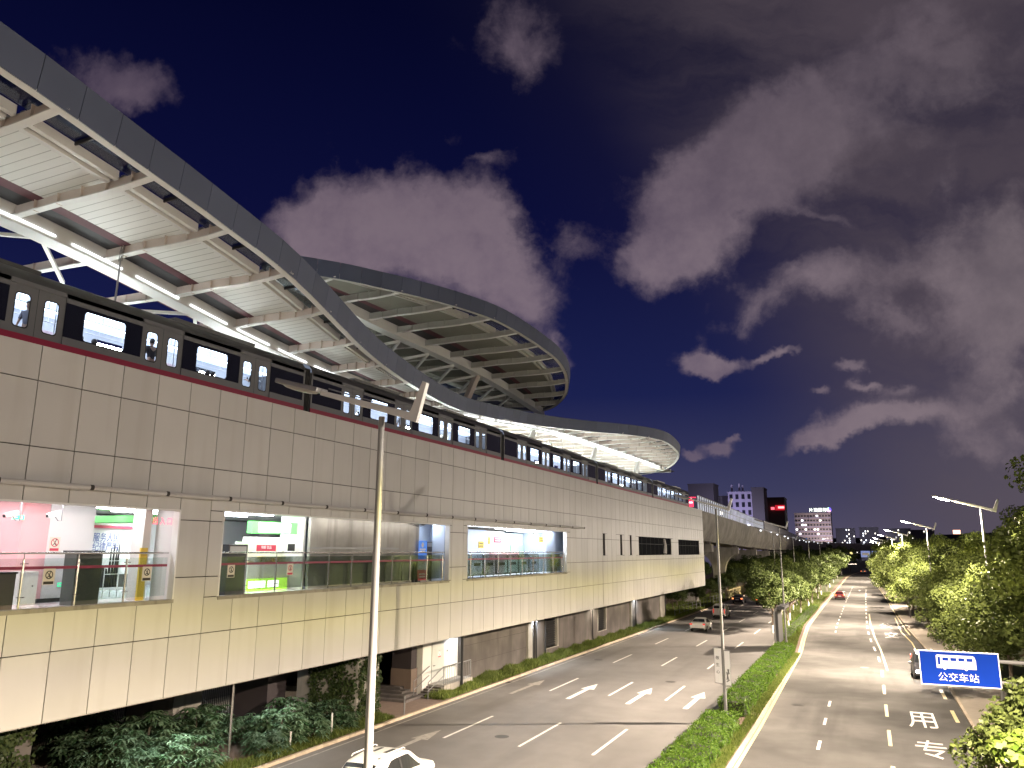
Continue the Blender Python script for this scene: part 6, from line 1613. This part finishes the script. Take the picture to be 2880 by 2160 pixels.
def road_light(par, loc, power, col):
    """point source with a road lantern's bat-wing throw: strongest at mid angles, cut off just below the horizontal"""
    l = bpy.data.lights.new('lantern_light', 'POINT'); l.energy = power; l.color = col; l.shadow_soft_size = .14; l.use_nodes = True
    nt = l.node_tree; N, L = nt.nodes, nt.links; e = N['Emission']
    g = N.new('ShaderNodeNewGeometry'); sp_ = N.new('ShaderNodeSeparateXYZ'); L.new(g.outputs['Incoming'], sp_.inputs[0])
    mr = N.new('ShaderNodeMapRange'); mr.inputs['From Min'].default_value = 0; mr.inputs['From Max'].default_value = -1; L.new(sp_.outputs[2], mr.inputs['Value'])
    cr = N.new('ShaderNodeValToRGB'); L.new(mr.outputs[0], cr.inputs[0]); r = cr.color_ramp; r.interpolation = 'EASE'
    r.elements[0].position = .06; r.elements[0].color = (.05,) * 3 + (1,); r.elements[1].position = 1; r.elements[1].color = (.05,) * 3 + (1,)
    for p_, v in ((.13, .085), (.20, .21), (.30, .34), (.42, .80), (.55, .92), (.68, .38), (.82, .12)):
        q = r.elements.new(p_); q.color = (v, v, v, 1)
    hue = N.new('ShaderNodeValToRGB'); L.new(mr.outputs[0], hue.inputs[0]); h = hue.color_ramp       # lens colour fringe near the cut-off
    h.elements[0].position = .05; h.elements[0].color = (1., .93, .86, 1); h.elements[1].position = .30; h.elements[1].color = (1., .88, .77, 1)
    for p_, c_ in ((.10, (1., .93, .84)), (.14, (1., .9, .55)), (.175, (1., .9, .40)), (.205, (1., .9, .62)), (.235, (1., .88, .76))):
        q = h.elements.new(p_); q.color = (*c_, 1)
    L.new(hue.outputs[0], e.inputs['Color'])
    sd = N.new('ShaderNodeMapRange'); sd.inputs['From Min'].default_value = -.1; sd.inputs['From Max'].default_value = .5; sd.inputs['To Min'].default_value = 1; sd.inputs['To Max'].default_value = .6; L.new(sp_.outputs[0], sd.inputs['Value'])
    m_ = N.new('ShaderNodeMath'); m_.operation = 'MULTIPLY'; L.new(cr.outputs[0], m_.inputs[0]); L.new(sd.outputs[0], m_.inputs[1]); L.new(m_.outputs[0], e.inputs['Strength'])
    o = link(bpy.data.objects.new('lantern_light', l)); o.location = loc; o.parent = par
road_light(lit0, (-1.9, 0, 11.9), P_LAMP, WARM)
labs = {51.3: 'brightest lit lamp with long arm over the right trees', 91: 'smaller lit lamp behind the yellow green tree top', 127: 'third lit lamp low over the far trees', 13: 'lit lamp beside the footbridge out of view', -25: 'lit lamp behind the footbridge',
        165: 'fourth lit lamp beyond the tree line', 205: 'far lit lamp over the right tree line', 245: 'farthest lit lamp before the road bend', 290: 'tiny lit lamp at the road bend'}
pos = [(5.95, 51.3), (5.6, 91), (4.6, 127), (6.0, 13), (6.0, -25), (4.2, 165), (3.6, 205), (3.0, 245), (3.2, 290)]
for i, (x, y) in enumerate(pos):
    if i == 0: lit0.location = (x, y, 0); lit0['label'] = labs[y]; lit0['_w'] = (x, y, 0)
    else: dup(lit0, (x, y, 0), labs[y])
off0 = make_lamp(False, 'unlit lamp post rising in front of the station wall, nearest of the median', 'unlit lamp posts on the median')
off0.location = (-7.78, 11.7, 0)
for x, y, lab in ((-7.65, 45.4, 'unlit median lamp post with two banner panels'), (-8.0, 83.7, 'unlit median lamp post standing before the round trees'), (-11.4, 111, 'unlit lamp post half hidden behind the median trees'), (-12.9, 160, 'far unlit lamp post above the median trees'), (-13.2, 207, 'thin distant unlit lamp post by the viaduct'), (-13.4, 260, 'farthest unlit lamp post by the viaduct')):
    dup(off0, (x, y, 0), lab)
# banner on the second median lamp
bn = thing('lamp_banner', 'pair of white framed banner panels on the median lamp post', 'banner', (-7.65, 45.4, 1.8))
for x0, x1, zz in ((-8.12, -7.74, .06), (-7.6, -7.3, -.06)):
    MB().box(x0, x1, 45.36, 45.42, 1.98 + zz, 3.74 + zz).build('panel', M['signwhite'], bn)
m = MB()
for z in (1.95, 3.77): m.bar((-8.15, 45.39, z + .08), (-7.25, 45.39, z - .08), .045, .04)
for x, zz in ((-8.13, .08), (-7.73, .03), (-7.6, -.03), (-7.29, -.07)): m.bar((x, 45.39, 1.95 + zz), (x, 45.39, 3.77 + zz), .025, .04)
m.build('frame', M['greym'], bn)
for k, ch in enumerate('敬生心'):
    text('lettering', ch, .2, M['black'], (-7.95, 45.354, 3.3 - .36 * k), 'y', bn)
m = MB()
for a_ in ((-7.52, 2.1, -7.36, 2.2), (-7.5, 2.2, -7.38, 2.75), (-7.4, 2.2, -7.5, 2.6), (-7.44, 2.75, -7.36, 2.5)): m.bar((a_[0], 45.355, a_[1]), (a_[2], 45.355, a_[3]), .06, .005, up=(0, 1, 0))
m.build('picture', M['greym'], bn)
# cool wall-wash lamps under the station soffit
COOL = (.86, .94, 1.)
M['bulk_on'] = em('bulkhead_lit', COOL, 30.)
bulk = None
for i, (x, y, lab, p) in enumerate(((-25.55, 48.6, 'bright soffit lamp over the stair door', 260), (-25.55, 62.6, 'soffit lamp by the first dark pipe of the base wall', 1300), (-25.55, 77.8, 'soffit lamp by the second louvre of the base wall', 900), (-25.55, 93.9, 'soffit lamp near the far end of the base wall', 1600), (-25.4, 24.6, 'cool soffit lamp above the left shrubs', 800), (-25.6, 30.6, 'cool soffit lamp between the ivy columns', 420), (-31.5, 35.8, 'soffit lamp over the paving behind the barred fence', 420))):
    t = thing('soffit_lamp', lab, 'lamp', (x, y, 3.5), 'lamps under the station soffit')
    MB().box(x - .12, x + .12, y - .2, y + .2, 3.62, 3.72).build('housing', M['greym'], t)
    MB().box(x - .09, x + .09, y - .16, y + .16, 3.6, 3.62).build('diffuser', M['bulk_on'], t)
    l = bpy.data.lights.new('soffit_light', 'SPOT'); l.energy = p; l.spot_size = RAD(150); l.spot_blend = .6; l.color = COOL if y not in (77.8,) else (1, .85, .65); l.shadow_soft_size = .1
    o = link(bpy.data.objects.new('soffit_light', l)); o.parent = t; o.location = (0, 0, .08)

# floodlights added to brighten the far city blocks
for i, (x, y, z, p, col, lab) in enumerate(((-64, 462, 14, 55000, (.8, .75, 1.), 'added far lamp brightening the lilac block'), (-27, 576, 17, 28000, (1., .85, .8), 'added far lamp brightening the wide mauve block'), (-90, 470, 12, 30000, (.7, .65, 1.), 'added far lamp brightening the dark slab tower'), (0, 850, 12, 60000, (.85, .85, 1.), 'added far lamp brightening the residential blocks'))):
    t = thing('added_flood_lamp', lab, 'lamp', (x, y, z)); MB().box(x - .4, x + .4, y, y + .3, z - .2, z + .2).build('lantern', M['city_em'], t); MB().tube([(x, y + .15, 0), (x, y + .15, z - .2)], .12, 6).build('pole', M['lamp_pole'], t)
    l = bpy.data.lights.new('added_flood_light', 'SPOT'); l.energy = p; l.spot_size = RAD(120); l.spot_blend = .8; l.color = col; l.shadow_soft_size = .5
    o = link(bpy.data.objects.new('added_flood_light', l)); o.parent = t; o.location = (0, .5, 0); o.rotation_euler = (RAD(105), 0, 0)
